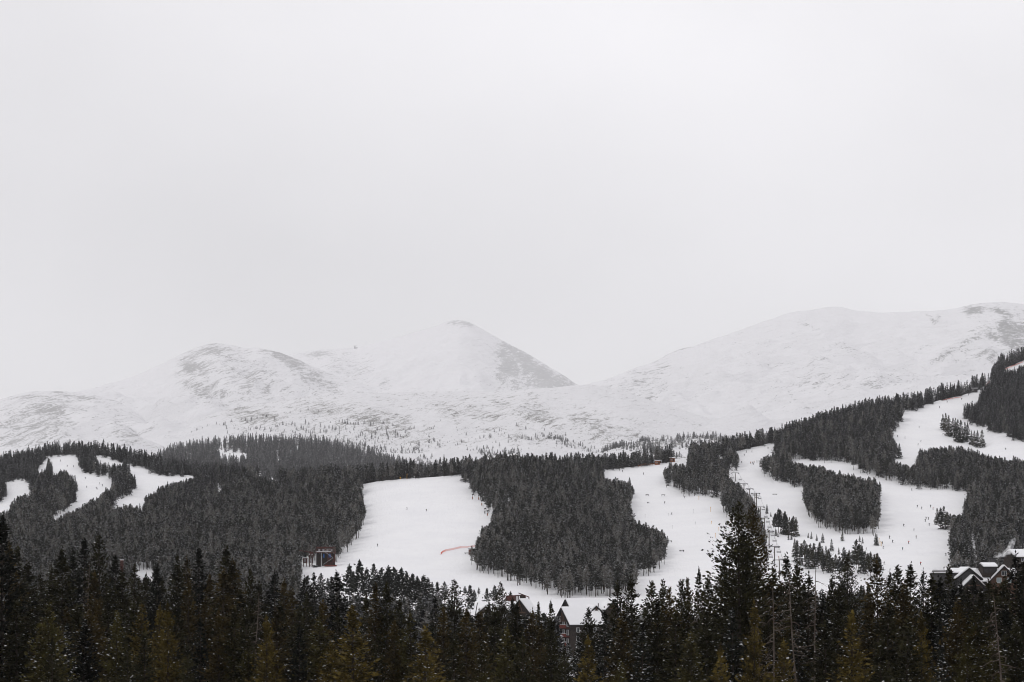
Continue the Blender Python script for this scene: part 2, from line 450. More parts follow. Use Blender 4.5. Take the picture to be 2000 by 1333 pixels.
mm_far = mountain_material('mountain_snow_far', 0.055, 0.45, rock=(.45,.45,.456), base_thr=.70)  # these rock colours are lightened with distance, painting haze into them
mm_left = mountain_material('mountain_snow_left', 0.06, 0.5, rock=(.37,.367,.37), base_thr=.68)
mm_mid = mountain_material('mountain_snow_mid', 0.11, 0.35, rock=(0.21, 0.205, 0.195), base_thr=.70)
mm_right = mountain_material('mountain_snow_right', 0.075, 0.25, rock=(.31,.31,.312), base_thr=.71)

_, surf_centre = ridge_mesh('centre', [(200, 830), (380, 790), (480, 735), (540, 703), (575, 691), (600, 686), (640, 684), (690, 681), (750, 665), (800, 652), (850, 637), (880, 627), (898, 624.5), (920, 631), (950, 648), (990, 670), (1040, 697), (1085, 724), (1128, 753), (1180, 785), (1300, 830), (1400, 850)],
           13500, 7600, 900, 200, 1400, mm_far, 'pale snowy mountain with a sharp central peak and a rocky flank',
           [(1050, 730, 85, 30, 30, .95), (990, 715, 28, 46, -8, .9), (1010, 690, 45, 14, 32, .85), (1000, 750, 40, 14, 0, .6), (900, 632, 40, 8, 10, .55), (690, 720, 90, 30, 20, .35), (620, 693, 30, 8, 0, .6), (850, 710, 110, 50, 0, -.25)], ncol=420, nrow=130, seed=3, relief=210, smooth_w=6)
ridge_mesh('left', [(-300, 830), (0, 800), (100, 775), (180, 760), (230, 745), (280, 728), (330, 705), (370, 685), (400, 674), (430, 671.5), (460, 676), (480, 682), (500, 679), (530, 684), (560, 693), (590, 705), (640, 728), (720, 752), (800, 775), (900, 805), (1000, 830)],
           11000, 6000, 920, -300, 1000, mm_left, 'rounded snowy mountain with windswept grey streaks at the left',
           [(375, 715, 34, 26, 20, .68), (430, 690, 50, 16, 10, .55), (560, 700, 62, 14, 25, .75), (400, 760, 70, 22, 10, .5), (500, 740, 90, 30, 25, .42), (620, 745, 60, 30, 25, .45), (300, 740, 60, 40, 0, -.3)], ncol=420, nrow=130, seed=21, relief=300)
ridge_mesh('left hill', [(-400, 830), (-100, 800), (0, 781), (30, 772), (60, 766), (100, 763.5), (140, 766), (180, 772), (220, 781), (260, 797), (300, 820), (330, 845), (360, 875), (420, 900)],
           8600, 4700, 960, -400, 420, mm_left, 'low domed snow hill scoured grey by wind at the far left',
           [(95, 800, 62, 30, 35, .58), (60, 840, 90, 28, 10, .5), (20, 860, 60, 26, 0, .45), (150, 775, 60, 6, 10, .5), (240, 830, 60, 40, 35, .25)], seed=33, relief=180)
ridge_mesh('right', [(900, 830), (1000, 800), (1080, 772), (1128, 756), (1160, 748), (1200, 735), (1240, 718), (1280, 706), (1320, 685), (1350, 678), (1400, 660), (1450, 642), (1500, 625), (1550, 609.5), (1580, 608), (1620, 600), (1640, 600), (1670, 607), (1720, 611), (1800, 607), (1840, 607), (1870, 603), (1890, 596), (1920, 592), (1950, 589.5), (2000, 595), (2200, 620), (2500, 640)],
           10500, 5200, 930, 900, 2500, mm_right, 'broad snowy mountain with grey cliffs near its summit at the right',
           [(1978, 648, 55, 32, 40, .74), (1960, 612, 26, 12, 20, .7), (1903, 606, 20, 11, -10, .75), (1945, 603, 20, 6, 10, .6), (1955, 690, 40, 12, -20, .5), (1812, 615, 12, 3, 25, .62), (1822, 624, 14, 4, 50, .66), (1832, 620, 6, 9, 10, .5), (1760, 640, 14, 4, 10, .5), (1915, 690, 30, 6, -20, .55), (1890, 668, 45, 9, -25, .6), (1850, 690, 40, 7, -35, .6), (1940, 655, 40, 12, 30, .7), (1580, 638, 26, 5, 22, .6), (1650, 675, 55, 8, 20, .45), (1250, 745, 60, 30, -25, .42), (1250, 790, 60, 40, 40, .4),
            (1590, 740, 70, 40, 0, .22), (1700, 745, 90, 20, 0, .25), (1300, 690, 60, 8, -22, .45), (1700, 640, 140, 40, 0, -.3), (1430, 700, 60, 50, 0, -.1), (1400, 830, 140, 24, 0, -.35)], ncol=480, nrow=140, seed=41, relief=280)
_, surf_foot = ridge_mesh('foothill', [(150, 930), (260, 900), (310, 868), (350, 840), (390, 818), (430, 803), (500, 789), (600, 776), (700, 770), (800, 766), (900, 765), (1000, 762), (1080, 758), (1150, 751), (1220, 765), (1330, 800), (1480, 850), (1600, 900)],
           7500, 4500, 965, 150, 1600, mm_mid, 'broad rolling snowfield below the peaks, dotted with dark scrub',
           [(500, 815, 80, 22, 8, .48), (640, 800, 90, 20, 6, .4), (740, 830, 130, 30, 15, .45), (900, 800, 120, 22, 10, .38), (1050, 810, 130, 30, 15, .4), (1180, 840, 90, 26, 20, .42), (660, 870, 100, 22, 20, .4), (1000, 850, 90, 20, 15, .3), (370, 870, 50, 24, 0, -.5), (900, 900, 120, 20, 0, -.4)], ncol=420, nrow=130, seed=55, relief=110, ridge_scale=600)
_, surf_hump = ridge_mesh('treeline hump', [(1080, 905), (1150, 890), (1200, 873), (1260, 860), (1330, 853), (1380, 849), (1430, 858), (1480, 872), (1560, 905)],
           4900, 3500, 960, 1080, 1560, mm_mid, 'low snowy hump streaked with dark scrub beneath the right mountain',
           [(1300, 868, 90, 8, -5, .55), (1390, 858, 50, 6, 10, .6), (1400, 875, 60, 8, 20, .5), (1270, 878, 50, 7, 20, .6)], ncol=160, nrow=60, seed=61, relief=40, kind_name='hill', ridge_scale=250)
_, surf_back = ridge_mesh('wooded hill', [(200, 945), (260, 925), (300, 903), (330, 888), (370, 878), (410, 872), (460, 868), (520, 867), (580, 869), (640, 875), (700, 887), (750, 902), (800, 916), (850, 925), (900, 930), (1000, 938)],
           4200, 2500, 985, 200, 1000, M['snow'], 'dark wooded hill behind the left slopes, its ground under snow', (), ncol=180, nrow=60, seed=71, relief=8, kind_name='hill', wob=.4, ridge_scale=250)
HAZE = 2.7e-5

# ------------------------------------------------------------------ where the pistes are open snow
RUNS = {
 'a': [(98,892),(148,890.5),(154.7,897),(154.7,921),(165.5,926),(208,931.6),(223,943),(221,953),(208,960.5),(195,972),(165,988),(150,997),(120,1012),(98,1022),(104,1014),(122,1003),(140,992),(153,975),(154,947),(142,934),(128,920),(108,928),(101,924),(100,905),(92,893)],
 'a2': [(88,897),(93,895),(93,915),(84,922),(70,923)],
 'b': [(8,945),(44,935.5),(46,943),(56,947),(58,957),(65,959),(62,966),(37,972),(23,985.5),(21,1001),(0,1008),(-60,1015),(-60,990),(0,986),(15,972),(17,955)],
 'c': [(181,891),(212,894),(219,900),(242,904),(244,910),(215,908.5),(185,901)],
 'd': [(248,909),(275,910.5),(292.5,922),(323,931.6),(385,931),(379,937),(346,943),(319.5,951),(300,964),(287,972),(283,985.5),(265.6,995),(246,987.5),(227,995),(213,1000),(229,982),(254,968),(267.5,955),(265.6,935.5),(250,920)],
 'd2': [(500,926),(523,932),(546,939),(551,947),(523,937),(487,929)],
 'd3': [(425,950),(436,962),(433,968),(424,960)],
 'e': [(704,946),(746,939),(792.6,934.7),(846,931.6),(900,927),(904,943),(914,947),(919.6,966),(935,974),(942.7,993),(954,1005),(964,1008.6),(964,1020),(946.5,1035.6),(939,1051),(929,1055),(929,1070),(917.6,1074),(919.6,1097),(927,1114.5),(962,1128),(1000,1138),(1038,1149),(1077,1163),(1123,1172),(1150,1175),(1150,1210),(1040,1210),(960,1205),(900,1195),(835,1180),(770,1160),(700,1140),(600,1135),(590,1110),(596,1105),(654,1102),(668,1085),(700,1058.6),(713.6,1020),(713.6,1001),(708,982)],
 'f': [(1181,924),(1246,912),(1269,905),(1319,902),(1308,914),(1294,920),(1290.6,931.6),(1294,943),(1304,951),(1315.6,953),(1331,968),(1358,969),(1385,972),(1412,976),(1414,983.6),(1404,989),(1404,1005),(1423,1012.5),(1440,1028),(1470,1050),(1490,1090),(1500,1150),(1380,1170),(1320,1175),(1280,1165),(1254,1150),(1277,1120),(1306,1097),(1306,1082),(1304,1055),(1285,1035.5),(1269,1030),(1254,1028),(1239,1016),(1233,1020),(1232,997),(1240.6,966),(1235,951),(1223,943),(1189,939),(1179,935.5)],
 'g': [(1433,883.5),(1500,866),(1516,863),(1513,893),(1487,898),(1489,932),(1500,933.5),(1538.5,947),(1573,960.5),(1571,989),(1581,1012.5),(1600,1030),(1631,1041),(1654,1045),(1719,1047),(1719,989),(1722,966),(1719,943),(1690,935),(1692,930),(1715.5,933.5),(1750,945),(1777,951),(1819.5,956.6),(1862,958.6),(1892.6,964),(1885,985.5),(1884,1008.6),(1858,1008.6),(1856,1035),(1862,1040),(1858,1051),(1856,1082),(1852,1110),(1850,1160),(1680,1180),(1510,1150),(1500,1090),(1492,1051),(1484,1012),(1468,978),(1456,964),(1430,938),(1421,932),(1423,918),(1440,921),(1442.6,905),(1439,889)],
  'g2': [(1542,898.5),(1596,901),(1608,905.5),(1646,903),(1656,909.5),(1669,919),(1692,929),(1692,936),(1680,934.5),(1660,929.5),(1642,927),(1619,921),(1604,913.5),(1577,912),(1542,904)],
 'j': [(1765,801),(1775,805),(1796,803),(1810,792),(1827,784.6),(1841,781),(1878,773.5),(1887,767),(1923,758),(1920,767),(1914,778),(1907,791),(1885,791),(1885,813),(1887,825.5),(1892,828),(1906,833),(1930,838),(1937,845),(1956,848),(1972,857),(2060,872),(2060,906),(2000,901),(1962,899),(1935,895),(1916,887),(1885,878),(1854,874),(1827,878),(1796,880),(1794,908.5),(1777,912),(1731,900),(1764,896),(1763,880),(1738,850),(1735,848),(1754,843),(1762,822)],
 'k': [(1938,728),(1925,736),(1924,752),(1937.5,752)],
 'k2': [(2060,670),(2000,703),(1978,712),(1961,719),(1963,727),(1985,720),(2000,716),(2060,700)],
 'l': [(1896.6,1060),(1902,1060),(1911,1095),(1910,1112),(1899,1112),(1901,1084),(1897,1071)],
 'm': [(1404,893),(1411,890),(1414,905),(1408,912),(1403,900)],
 'n': [(262,1112),(300,1116),(302,1135),(262,1130)],
 'o': [(1985,1078),(2060,1072),(2060,1090),(1986,1092)],
}
MX0, MY0, MW, MH = -400, 600, 2800, 800
mask = np.zeros((MH, MW), dtype=bool)
def fill_poly(msk, pts):
    P = [(x - MX0, y - MY0) for x, y in pts]
    for r in range(MH):
        yy = r + .5; xs = []
        for i in range(len(P)):
            (x1, y1), (x2, y2) = P[i], P[(i + 1) % len(P)]
            if (y1 <= yy) != (y2 <= yy): xs.append(x1 + (yy - y1) / (y2 - y1) * (x2 - x1))
        xs.sort()
        for q in range(0, len(xs) - 1, 2):
            msk[r, max(0, int(round(xs[q]))):max(0, int(round(xs[q + 1])))] = True
for p in RUNS.values(): fill_poly(mask, p)
def in_run(px, py):
    c = np.clip(np.round(px - MX0).astype(int), 0, MW - 1); r = np.clip(np.round(py - MY0).astype(int), 0, MH - 1)
    return mask[r, c]

# ------------------------------------------------------------------ conifers
def conifer(seed, H, base, rmax, nbr, shape, size, step, rise=(-.25, .5), p_snow=.15, snow_size=.2, lump=.25, open_=1.0, trunk_r=.16, blades=2, top_u=.2, whorl=0.0):
    """needle sprays on branches round a stem: returns (trunk verts, faces), (needle verts, quads), (snow verts, quads)"""
    g = np.random.default_rng(seed)
    zb = base * H
    t = np.sort(g.random(nbr) ** .92)
    z = zb + (H * .985 - zb) * t
    if whorl:      # branches stand in tiers up the stem
        gap = whorl * (1 - .45 * t); z = np.round(z / gap) * gap + g.normal(0, .07, nbr) * whorl
        z = np.clip(z, zb, H * .985); t = (z - zb) / (H * .985 - zb)
    ang = np.arange(nbr) * 2.399 + g.normal(0, .5, nbr)
    if shape == 'spruce': Rr = rmax * (1 - t) ** .82 + .10 * rmax * (1 - t ** 4)
    elif shape == 'column': Rr = rmax * (1 - t) ** .68
    elif shape == 'pine': Rr = rmax * np.clip((1 - t) * 2.1, 0, 1) ** .62 * (.72 + .28 * np.sin(np.clip(t * 4.2, 0, math.pi)))
    else: Rr = rmax * (1 - t) ** .65
    L = np.maximum(Rr * (1 + g.normal(0, lump, nbr)) * open_, .06 * rmax)
    sl = rise[0] + (rise[1] - rise[0]) * t + g.normal(0, .1, nbr)
    C, D, S, U = [], [], [], []
    for i in range(nbr):
        n = max(2, int(L[i] / step + .5))
        u = (np.arange(n) + g.random(n) * .9) / n
        u = top_u + (1 - top_u) * u
        d = np.array([math.cos(ang[i]), math.sin(ang[i]), 0.0])
        side = np.array([-d[1], d[0], 0.0])
        lat = g.normal(0, .20, n) * L[i] * (1 - .45 * u)
        p = d[None] * (u * L[i])[:, None] + side[None] * lat[:, None]
        p[:, 2] = z[i] + L[i] * (sl[i] * u - .12 * u * u + .22 * u ** 4) + g.normal(0, .05, n) * size * 3
        C.append(p)
        dd = d[None] + side[None] * (lat / (L[i] + .01))[:, None] * 1.6 + g.normal(0, .35, (n, 3))
        dd[:, 2] += sl[i] * .6 + .15
        D.append(dd); S.append(np.full(n, 1.0 - .35 * t[i])); U.append(u)
    # the leader
    n = 7
    C.append(np.stack([np.zeros(n), np.zeros(n), H * (.93 + .07 * np.linspace(0, 1, n))], -1)); D.append(np.tile([[0, 0, 1.0]], (n, 1)) + g.normal(0, .3, (n, 3))); S.append(np.full(n, .6)); U.append(np.zeros(n))
    C, D, S, U = np.concatenate(C), np.concatenate(D), np.concatenate(S), np.concatenate(U)
    D /= np.linalg.norm(D, axis=1, keepdims=True)
    V = []
    k = len(C)
    for b in range(blades):
        rnd = g.normal(0, 1, (k, 3))
        if whorl and b == 0: rnd = rnd * .38 + np.array([0, 0, 1.0])      # flat plates of needles
        W = np.cross(D, rnd); W /= np.linalg.norm(W, axis=1, keepdims=True) + 1e-6
        s = (size * S * (.65 + .7 * g.random(k)))[:, None]
        c = C + g.normal(0, .25, (k, 3)) * size
        V.append(np.stack([c - D * s * .75, c + W * s * .42, c + D * s * .95, c - W * s * .42], 1))
    V = np.concatenate(V).reshape(-1, 3)
    Fq = np.arange(len(V)).reshape(-1, 4)
    # snow lying on the outer, upper sprays
    sel = (g.random(k) < p_snow) & (U > .35)
    c = C[sel] + np.array([0, 0, size * .38]); m = len(c)
    D2 = D[sel].copy(); D2[:, 2] = D2[:, 2] * .4 - .12; D2 /= np.linalg.norm(D2, axis=1, keepdims=True)
    up = np.tile([[0, 0, 1.0]], (m, 1)) + g.normal(0, .28, (m, 3)) + C[sel] * np.array([.25 / rmax, .25 / rmax, 0])
    W = np.cross(D2, up); W /= np.linalg.norm(W, axis=1, keepdims=True) + 1e-6
    s = (snow_size * (.55 + .9 * g.random(m)))[:, None]
    h = np.array([0, 0, 1.0]) * s * .35
    SV = np.stack([c - D2 * s, c + W * s * .6 + h * .2, c + D2 * s * .9, c - W * s * .6 + h * .2], 1).reshape(-1, 3)
    SF = np.arange(len(SV)).reshape(-1, 4)
    # stem
    nz, ns_ = 6, 6
    zz = np.linspace(-.4, H * .96, nz); rr = trunk_r * (1 - zz / H * .93); rr[0] *= 1.25
    bend = g.normal(0, .06, 2)
    th = np.arange(ns_) * 2 * math.pi / ns_
    TV = np.stack([np.outer(rr, np.cos(th)) + (bend[0] * np.sin(zz / H * 3))[:, None], np.outer(rr, np.sin(th)) + (bend[1] * np.sin(zz / H * 3))[:, None], np.repeat(zz[:, None], ns_, 1)], -1).reshape(-1, 3)
    TF = [(r * ns_ + q, r * ns_ + (q + 1) % ns_, (r + 1) * ns_ + (q + 1) % ns_, (r + 1) * ns_ + q) for r in range(nz - 1) for q in range(ns_)]
    return (TV, np.array(TF)), (V, Fq), (SV, SF)

def joined(name, parts, mats):
    vs, fs, mi, off = [], [], [], 0
    for i, (v, f) in enumerate(parts):
        vs.append(v); fs.append(f + off); mi.append(np.full(len(f), i)); off += len(v)
    return mesh_np(name, np.concatenate(vs), np.concatenate(fs), mats, np.concatenate(mi))

# ---- the woods: many thousand trees that read as a few masses
M['wood_pine'] = needle_mat('wood_pine_needles', (0.023, 0.024, 0.016), (0.007, 0.008, 0.006), 1.1, .25, amount=.66, brown=(.050,.037,.015))
M['wood_fir'] = needle_mat('wood_fir_needles', (0.013, 0.014, 0.014), (0.006, 0.006, 0.007), .9, .2, amount=.36)
PROTO = []
for s in range(6):     # lodgepole pines: bare stem, narrow rounded crown
    p = conifer(100 + s, 12.0, .30 + .03 * (s % 3), 1.3 + .14 * (s % 4), 115, 'pine', .46, .48, (-.1, .75), p_snow=.10, snow_size=.34, trunk_r=.13, lump=.3)
    PROTO.append(bpy.data.objects.new('pine_form', joined('pine_form', p, [M['bark'], M['wood_pine'], M['tree_snow']])))
for s in range(5):     # firs: crown to the ground, pointed
    p = conifer(140 + s, 12.0, .06, 1.55 + .15 * (s % 3), 115, 'spruce', .46, .5, (-.35, .45), p_snow=.11, snow_size=.30, trunk_r=.12)
    PROTO.append(bpy.data.objects.new('fir_form', joined('fir_form', p, [M['bark'], M['wood_fir'], M['tree_snow']])))

def scatter_group():
    """geometry nodes: each point of the mesh carries one tree (attributes form, turn, size)"""
    ng = bpy.data.node_groups.new('wood', 'GeometryNodeTree')
    ng.interface.new_socket('Geometry', in_out='INPUT', socket_type='NodeSocketGeometry')
    ng.interface.new_socket('Geometry', in_out='OUTPUT', socket_type='NodeSocketGeometry')
    n = ng.nodes.new; L = ng.links.new
    gi, go = n('NodeGroupInput'), n('NodeGroupOutput')
    join = n('GeometryNodeJoinGeometry')
    for ob in reversed(PROTO):
        oi = n('GeometryNodeObjectInfo'); oi.inputs['Object'].default_value = ob
        g2 = n('GeometryNodeGeometryToInstance')
        L(oi.outputs['Geometry'], g2.inputs[0]); L(g2.outputs[0], join.inputs[0])
    def attr(nm, typ):
        x = n('GeometryNodeInputNamedAttribute'); x.data_type = typ; x.inputs['Name'].default_value = nm; return x.outputs['Attribute']
    m2p = n('GeometryNodeMeshToPoints'); L(gi.outputs[0], m2p.inputs['Mesh'])
    iop = n('GeometryNodeInstanceOnPoints'); iop.inputs['Pick Instance'].default_value = True
    L(m2p.outputs[0], iop.inputs['Points']); L(join.outputs[0], iop.inputs['Instance'])
    L(attr('form', 'INT'), iop.inputs['Instance Index'])
    cmb = n('ShaderNodeCombineXYZ'); L(attr('turn', 'FLOAT'), cmb.inputs['Z'])
    L(cmb.outputs[0], iop.inputs['Rotation'])
    L(attr('size', 'FLOAT_VECTOR'), iop.inputs['Scale'])
    L(iop.outputs[0], go.inputs[0])
    return ng
WOOD = scatter_group()
def wood(name, pts, form, size, label, cat):
    me = bpy.data.meshes.new(name)
    me.vertices.add(len(pts)); me.vertices.foreach_set('co', np.asarray(pts, np.float32).ravel())
    a = me.attributes.new('form', 'INT', 'POINT'); a.data.foreach_set('value', np.asarray(form, np.int32))
    a = me.attributes.new('turn', 'FLOAT', 'POINT'); a.data.foreach_set('value', RNG.random(len(pts)).astype(np.float32) * 6.28)
    a = me.attributes.new('size', 'FLOAT_VECTOR', 'POINT'); a.data.foreach_set('vector', np.asarray(size, np.float32).ravel())
    for mt in (M['bark'], M['wood_pine'], M['tree_snow'], M['wood_fir']): me.materials.append(mt)
    o = link(name, me)
    md = o.modifiers.new('wood', 'NODES'); md.node_group = WOOD
    tag(o, label, cat, kind='stuff')
    return o

# candidate stems on the near slope
def stems(y0, y1, per_m2, px0=-140, px1=2140):
    n_try = 0; out_ = []
    ys_ = np.arange(y0, y1, 10.0)
    for yy in ys_:
        w = (px1 - px0) / F * (yy + 5)
        n = RNG.poisson(w * 10 * per_m2)
        y = yy + RNG.random(n) * 10
        x = ((px0 + (px1 - px0) * RNG.random(n)) - 1000) / F * y
        out_.append(np.stack([x, y], -1))
    return np.concatenate(out_)
XY = stems(760, 2060, 0.075)
X, Y = XY[:, 0], XY[:, 1]
Z = ground_z(X, Y)
PX = 1000 + F * X / Y; PYb = HY - F * Z / Y
yr = RIDGE_Y(PX)
h = 11.2 * (0.66 + .62 * RNG.random(len(X))) * (1 + .15 * fbm(X / 60, Y / 60, 77, 2))
h = np.where(PX > 1400, h * 1.12, h)
h = np.where(PX < 420, h * .98, h)
hp = h * F / Y
PYs = np.where(Y > yr - 6, RIDGE_P(PX) - 4.0, PYb)   # what stands behind the crest shows only above it
wpx = 0.9 * F / Y
JX, JY = RNG.normal(0, 2.6, len(X)), RNG.normal(0, 1.8, len(X))      # ragged rims
def stands_clear(hp):
    c = Y < yr + 60
    for f in (0.0, .12, .3, .5, .7, .88):
        for sx in (-1, 0, 1):
            if (f == 0.0 and sx) or (sx and f > .6): continue
            c &= ~in_run(PX + JX + sx * wpx * (1 - f * .6), np.minimum(PYb - f * hp, PYs) + JY)
    return c
ok = stands_clear(hp)
for k_ in (.78, .6):      # at the rims only lower trees find room
    fit = ~ok & stands_clear(hp * k_)
    h = np.where(fit, h * k_, h); ok |= fit
hp = h * F / Y
# the piste foot, the lodges' clearing and the scattered young trees are placed one by one
ok &= ~((PX > 585) & (PX < 930) & (Y < 1000))
ok &= ~((PX > 1240) & (PX < 1860) & (Y < 1010))
ok &= ~((PX > 900) & (Y < 850))
ok &= ~((PX > 1115) & (PX < 1310) & (PYb > 1166))
ok &= ~((PX > 585) & (PX < 672) & (PYb > 1101))
ok &= ~((PX > 1290) & (PX < 1345) & (PYb - hp < 905) & (PX > 1312))  # gap at the park entrance
# the crest above the wide run: only a loose line of trees
crest = (PX > 715) & (PX < 890) & (Y > yr - 12)
ok &= ~crest | (RNG.random(len(X)) < .75)
X, Y, Z, PX, PYb, h, yr = (q[ok] for q in (X, Y, Z, PX, PYb, h, yr))
fir_p = np.clip((Y - 1350) / 350, 0, 1) * .75 + (PX > 1780) * .25 + (PX < 420) * (Y > 1450) * .3
fir = RNG.random(len(X)) < fir_p
form = np.where(fir, 6 + RNG.integers(0, 5, len(X)), RNG.integers(0, 6, len(X)))
wf = .85 + .4 * RNG.random(len(X))
sizes = np.stack([h / 12 * wf, h / 12 * wf, h / 12], -1)
STANDS = [
 (60, 900, 'dark firs along the crest above the far left pistes'), (230, 890, 'dark firs along the crest above the far left pistes'),
 (90, 975, 'narrow wood between the two far left pistes'), (215, 945, 'slim belt of trees dividing the far left pistes'),
 (330, 1060, 'broad snow-dusted pine wood left of the wide empty run'), (560, 1010, 'broad snow-dusted pine wood left of the wide empty run'), (150, 1060, 'broad snow-dusted pine wood left of the wide empty run'), (450, 960, 'broad snow-dusted pine wood left of the wide empty run'),
 (800, 915, 'thin line of trees along the crest of the wide empty run'),
 (1060, 1000, 'dense pine wood between the wide run and the terrain park'), (1180, 1100, 'dense pine wood between the wide run and the terrain park'), (1000, 1080, 'dense pine wood between the wide run and the terrain park'), (1150, 900, 'dense pine wood between the wide run and the terrain park'),
 (1370, 930, 'dark wood between the terrain park and the chairlift'), (1440, 1000, 'dark wood between the terrain park and the chairlift'),
 (1580, 925, 'island of pines dividing the chairlift run from the skiers\' run'), (1650, 985, 'island of pines dividing the chairlift run from the skiers\' run'),
 (1620, 860, 'high dark wood on the ridge below the right mountain'), (1720, 820, 'high dark wood on the ridge below the right mountain'), (1850, 755, 'high dark wood on the ridge below the right mountain'), (1470, 860, 'high dark wood on the ridge below the right mountain'),
 (1850, 915, 'wood crossing between the upper and the lower right pistes'), (1720, 915, 'wood crossing between the upper and the lower right pistes'),
 (1960, 1010, 'tall dark wood behind the right lodge'), (1875, 1060, 'tall dark wood behind the right lodge'),
 (1960, 790, 'dark wood on the steep slope at the upper right'),
]
cen = np.array([(c[0], c[1] + 18) for c in STANDS], float)
d2 = ((PX[:, None] - cen[None, :, 0])) ** 2 + ((PYb[:, None] - cen[None, :, 1]) * 1.6) ** 2
own = d2.argmin(1)
names = sorted({c[2] for c in STANDS})
for lb in names:
    sel = np.isin(own, [i for i, c in enumerate(STANDS) if c[2] == lb])
    if sel.sum() < 5: continue
    wood('conifer_wood', np.stack([X, Y, Z], -1)[sel], form[sel], sizes[sel], lb, 'wood')
print('wood stems', len(X))

# the wood on the valley floor between the near conifers and the piste
XY = stems(270, 830, 0.045, -120, 2120)
X2, Y2 = XY[:, 0], XY[:, 1]
PX2 = 1000 + F * X2 / Y2
h2 = 12.5 * (.75 + .45 * RNG.random(len(X2)))
z2 = ground_z(X2, Y2)
top2 = HY - F * (z2 + h2) / Y2
lim = np.interp(PX2, [0, 560, 600, 700, 860, 900, 1085, 1095, 1200, 1215, 1400, 1500, 1700, 1730, 1820, 1840, 2000], [1120, 1130, 1150, 1142, 1158, 1188, 1196, 1262, 1225, 1180, 1180, 1120, 1130, 1165, 1160, 1160, 1160])
k2 = (top2 > lim) & ~((np.abs(PX2 - 1150) < 75) & (Y2 > 660)) & ~((np.abs(PX2 - 990) < 75) & (Y2 > 680)) & ~((np.abs(PX2 - 1915) < 110) & (Y2 > 600))
k2 &= ~((PX2 > 1215) & (PX2 < 1480) & (Y2 > 650)) & ~((PX2 > 1700) & (Y2 > 700))
X2, Y2, z2, h2 = X2[k2], Y2[k2], z2[k2], h2[k2]
wood('conifer_wood', np.stack([X2, Y2, z2], -1), RNG.integers(0, 11, len(X2)), np.stack([h2 / 12 * 1.1, h2 / 12 * 1.1, h2 / 12], -1), 'dark wood on the valley floor right behind the near conifers', 'wood')
print('floor stems', len(X2))

# the near wood goes on to both sides of the view
XY = np.concatenate([stems(85, 280, .05, -1100, -140), stems(85, 280, .05, 2140, 3100)])
h3 = 16 * (.75 + .5 * RNG.random(len(XY)))
wood('conifer_wood', np.stack([XY[:, 0], XY[:, 1], ground_z(XY[:, 0], XY[:, 1])], -1), RNG.integers(0, 11, len(XY)), np.stack([h3 / 12 * 1.1, h3 / 12 * 1.1, h3 / 12], -1), 'near dark wood running on past both edges of the view', 'wood')

# the hill behind: one hazy wood with two small clearings
n = 6500
pxs = 230 + 760 * RNG.random(n); tq = RNG.random(n) ** .8 * 1.03
P = surf_back(pxs, tq)
rw = HY - F * P[:, 2] / P[:, 1]
keep = ~(((pxs - 455) / 30) ** 2 + ((rw - 893) / 8) ** 2 < 1) & ~(((pxs - 368) / 9) ** 2 + ((rw - 902) / 4) ** 2 < 1)
keep &= ~((((pxs - 455) / 26) ** 2 + ((rw - 8 - 893) / 10) ** 2 < 1) & (rw > 893))
keep &= ~(in_run(pxs, rw - 2) | in_run(pxs, rw - 9) | in_run(pxs, rw - 16))
keep &= pxs > 300 - np.clip((rw - 900) * 4, 0, 80)
P = P[keep]; k = len(P)
hh = 22 * (.7 + .5 * RNG.random(k))
wood('conifer_wood', P, 6 + RNG.integers(0, 5, k), np.stack([hh / 12 * .95, hh / 12 * .95, hh / 12], -1), 'hazy dark fir wood covering the hill behind the left slopes', 'wood')

# scrub and stunted trees of the treeline
def scrub(surf, spots, n, label, h0, h1):
    px_, tq_, hh_ = [], [], []
    for (cx, ct, rx, rt, m) in spots:
        px_.append(cx + RNG.normal(0, rx, m)); tq_.append(np.clip(ct + RNG.normal(0, rt, m), .02, .98)); hh_.append(h0 + (h1 - h0) * RNG.random(m) ** 2)
    px_, tq_, hh_ = np.concatenate(px_), np.concatenate(tq_), np.concatenate(hh_)
    px_ = px_ + 12 * np.sin(tq_ * 60)
    P = surf(px_, tq_); k = len(P)
    wood('treeline_scrub', P, 6 + RNG.integers(0, 5, k), np.stack([hh_ / 12 * 1.5, hh_ / 12 * 1.5, hh_ / 12], -1), label, 'scrub')
def tq_of(surf, px, row):
    t = np.linspace(.01, 1, 100); P = surf(np.full(100, float(px)), t)
    rw = HY - F * P[:, 2] / P[:, 1]
    return float(np.interp(-row, -rw, t))
def spots(surf, lst): return [(px, tq_of(surf, px, row), rx, rt, m) for px, row, rx, rt, m in lst]
scrub(surf_foot, spots(surf_foot, [(600, 862, 60, .03, 126), (700, 868, 45, .03, 162), (745, 882, 25, .02, 108), (790, 893, 22, .018, 108), (835, 905, 20, .012, 72), (960, 885, 16, .014, 90), (985, 890, 14, .012, 81), (880, 862, 80, .03, 54), (1060, 862, 70, .03, 90), (1090, 858, 14, .012, 72), (560, 835, 70, .035, 108), (480, 822, 60, .02, 72), (680, 835, 90, .04, 90), (1130, 873, 30, .012, 72), (800, 850, 90, .03, 54)]), 0,
      'scattered dark scrub and stunted firs along the treeline snowfield', 2.5, 14.0)
scrub(surf_hump, spots(surf_hump, [(1190, 868, 12, .03, 68), (1200, 874, 10, .03, 46), (1245, 868, 14, .03, 68), (1262, 878, 12, .03, 68), (1285, 884, 12, .02, 57), (1300, 862, 30, .03, 57), (1345, 856, 22, .025, 68), (1395, 856, 22, .03, 68), (1330, 872, 30, .03, 46), (1420, 866, 20, .03, 57), (1300, 893, 12, .015, 46)]), 0,
      'dark scrub streaking the low hump under the right mountain', 3, 17)

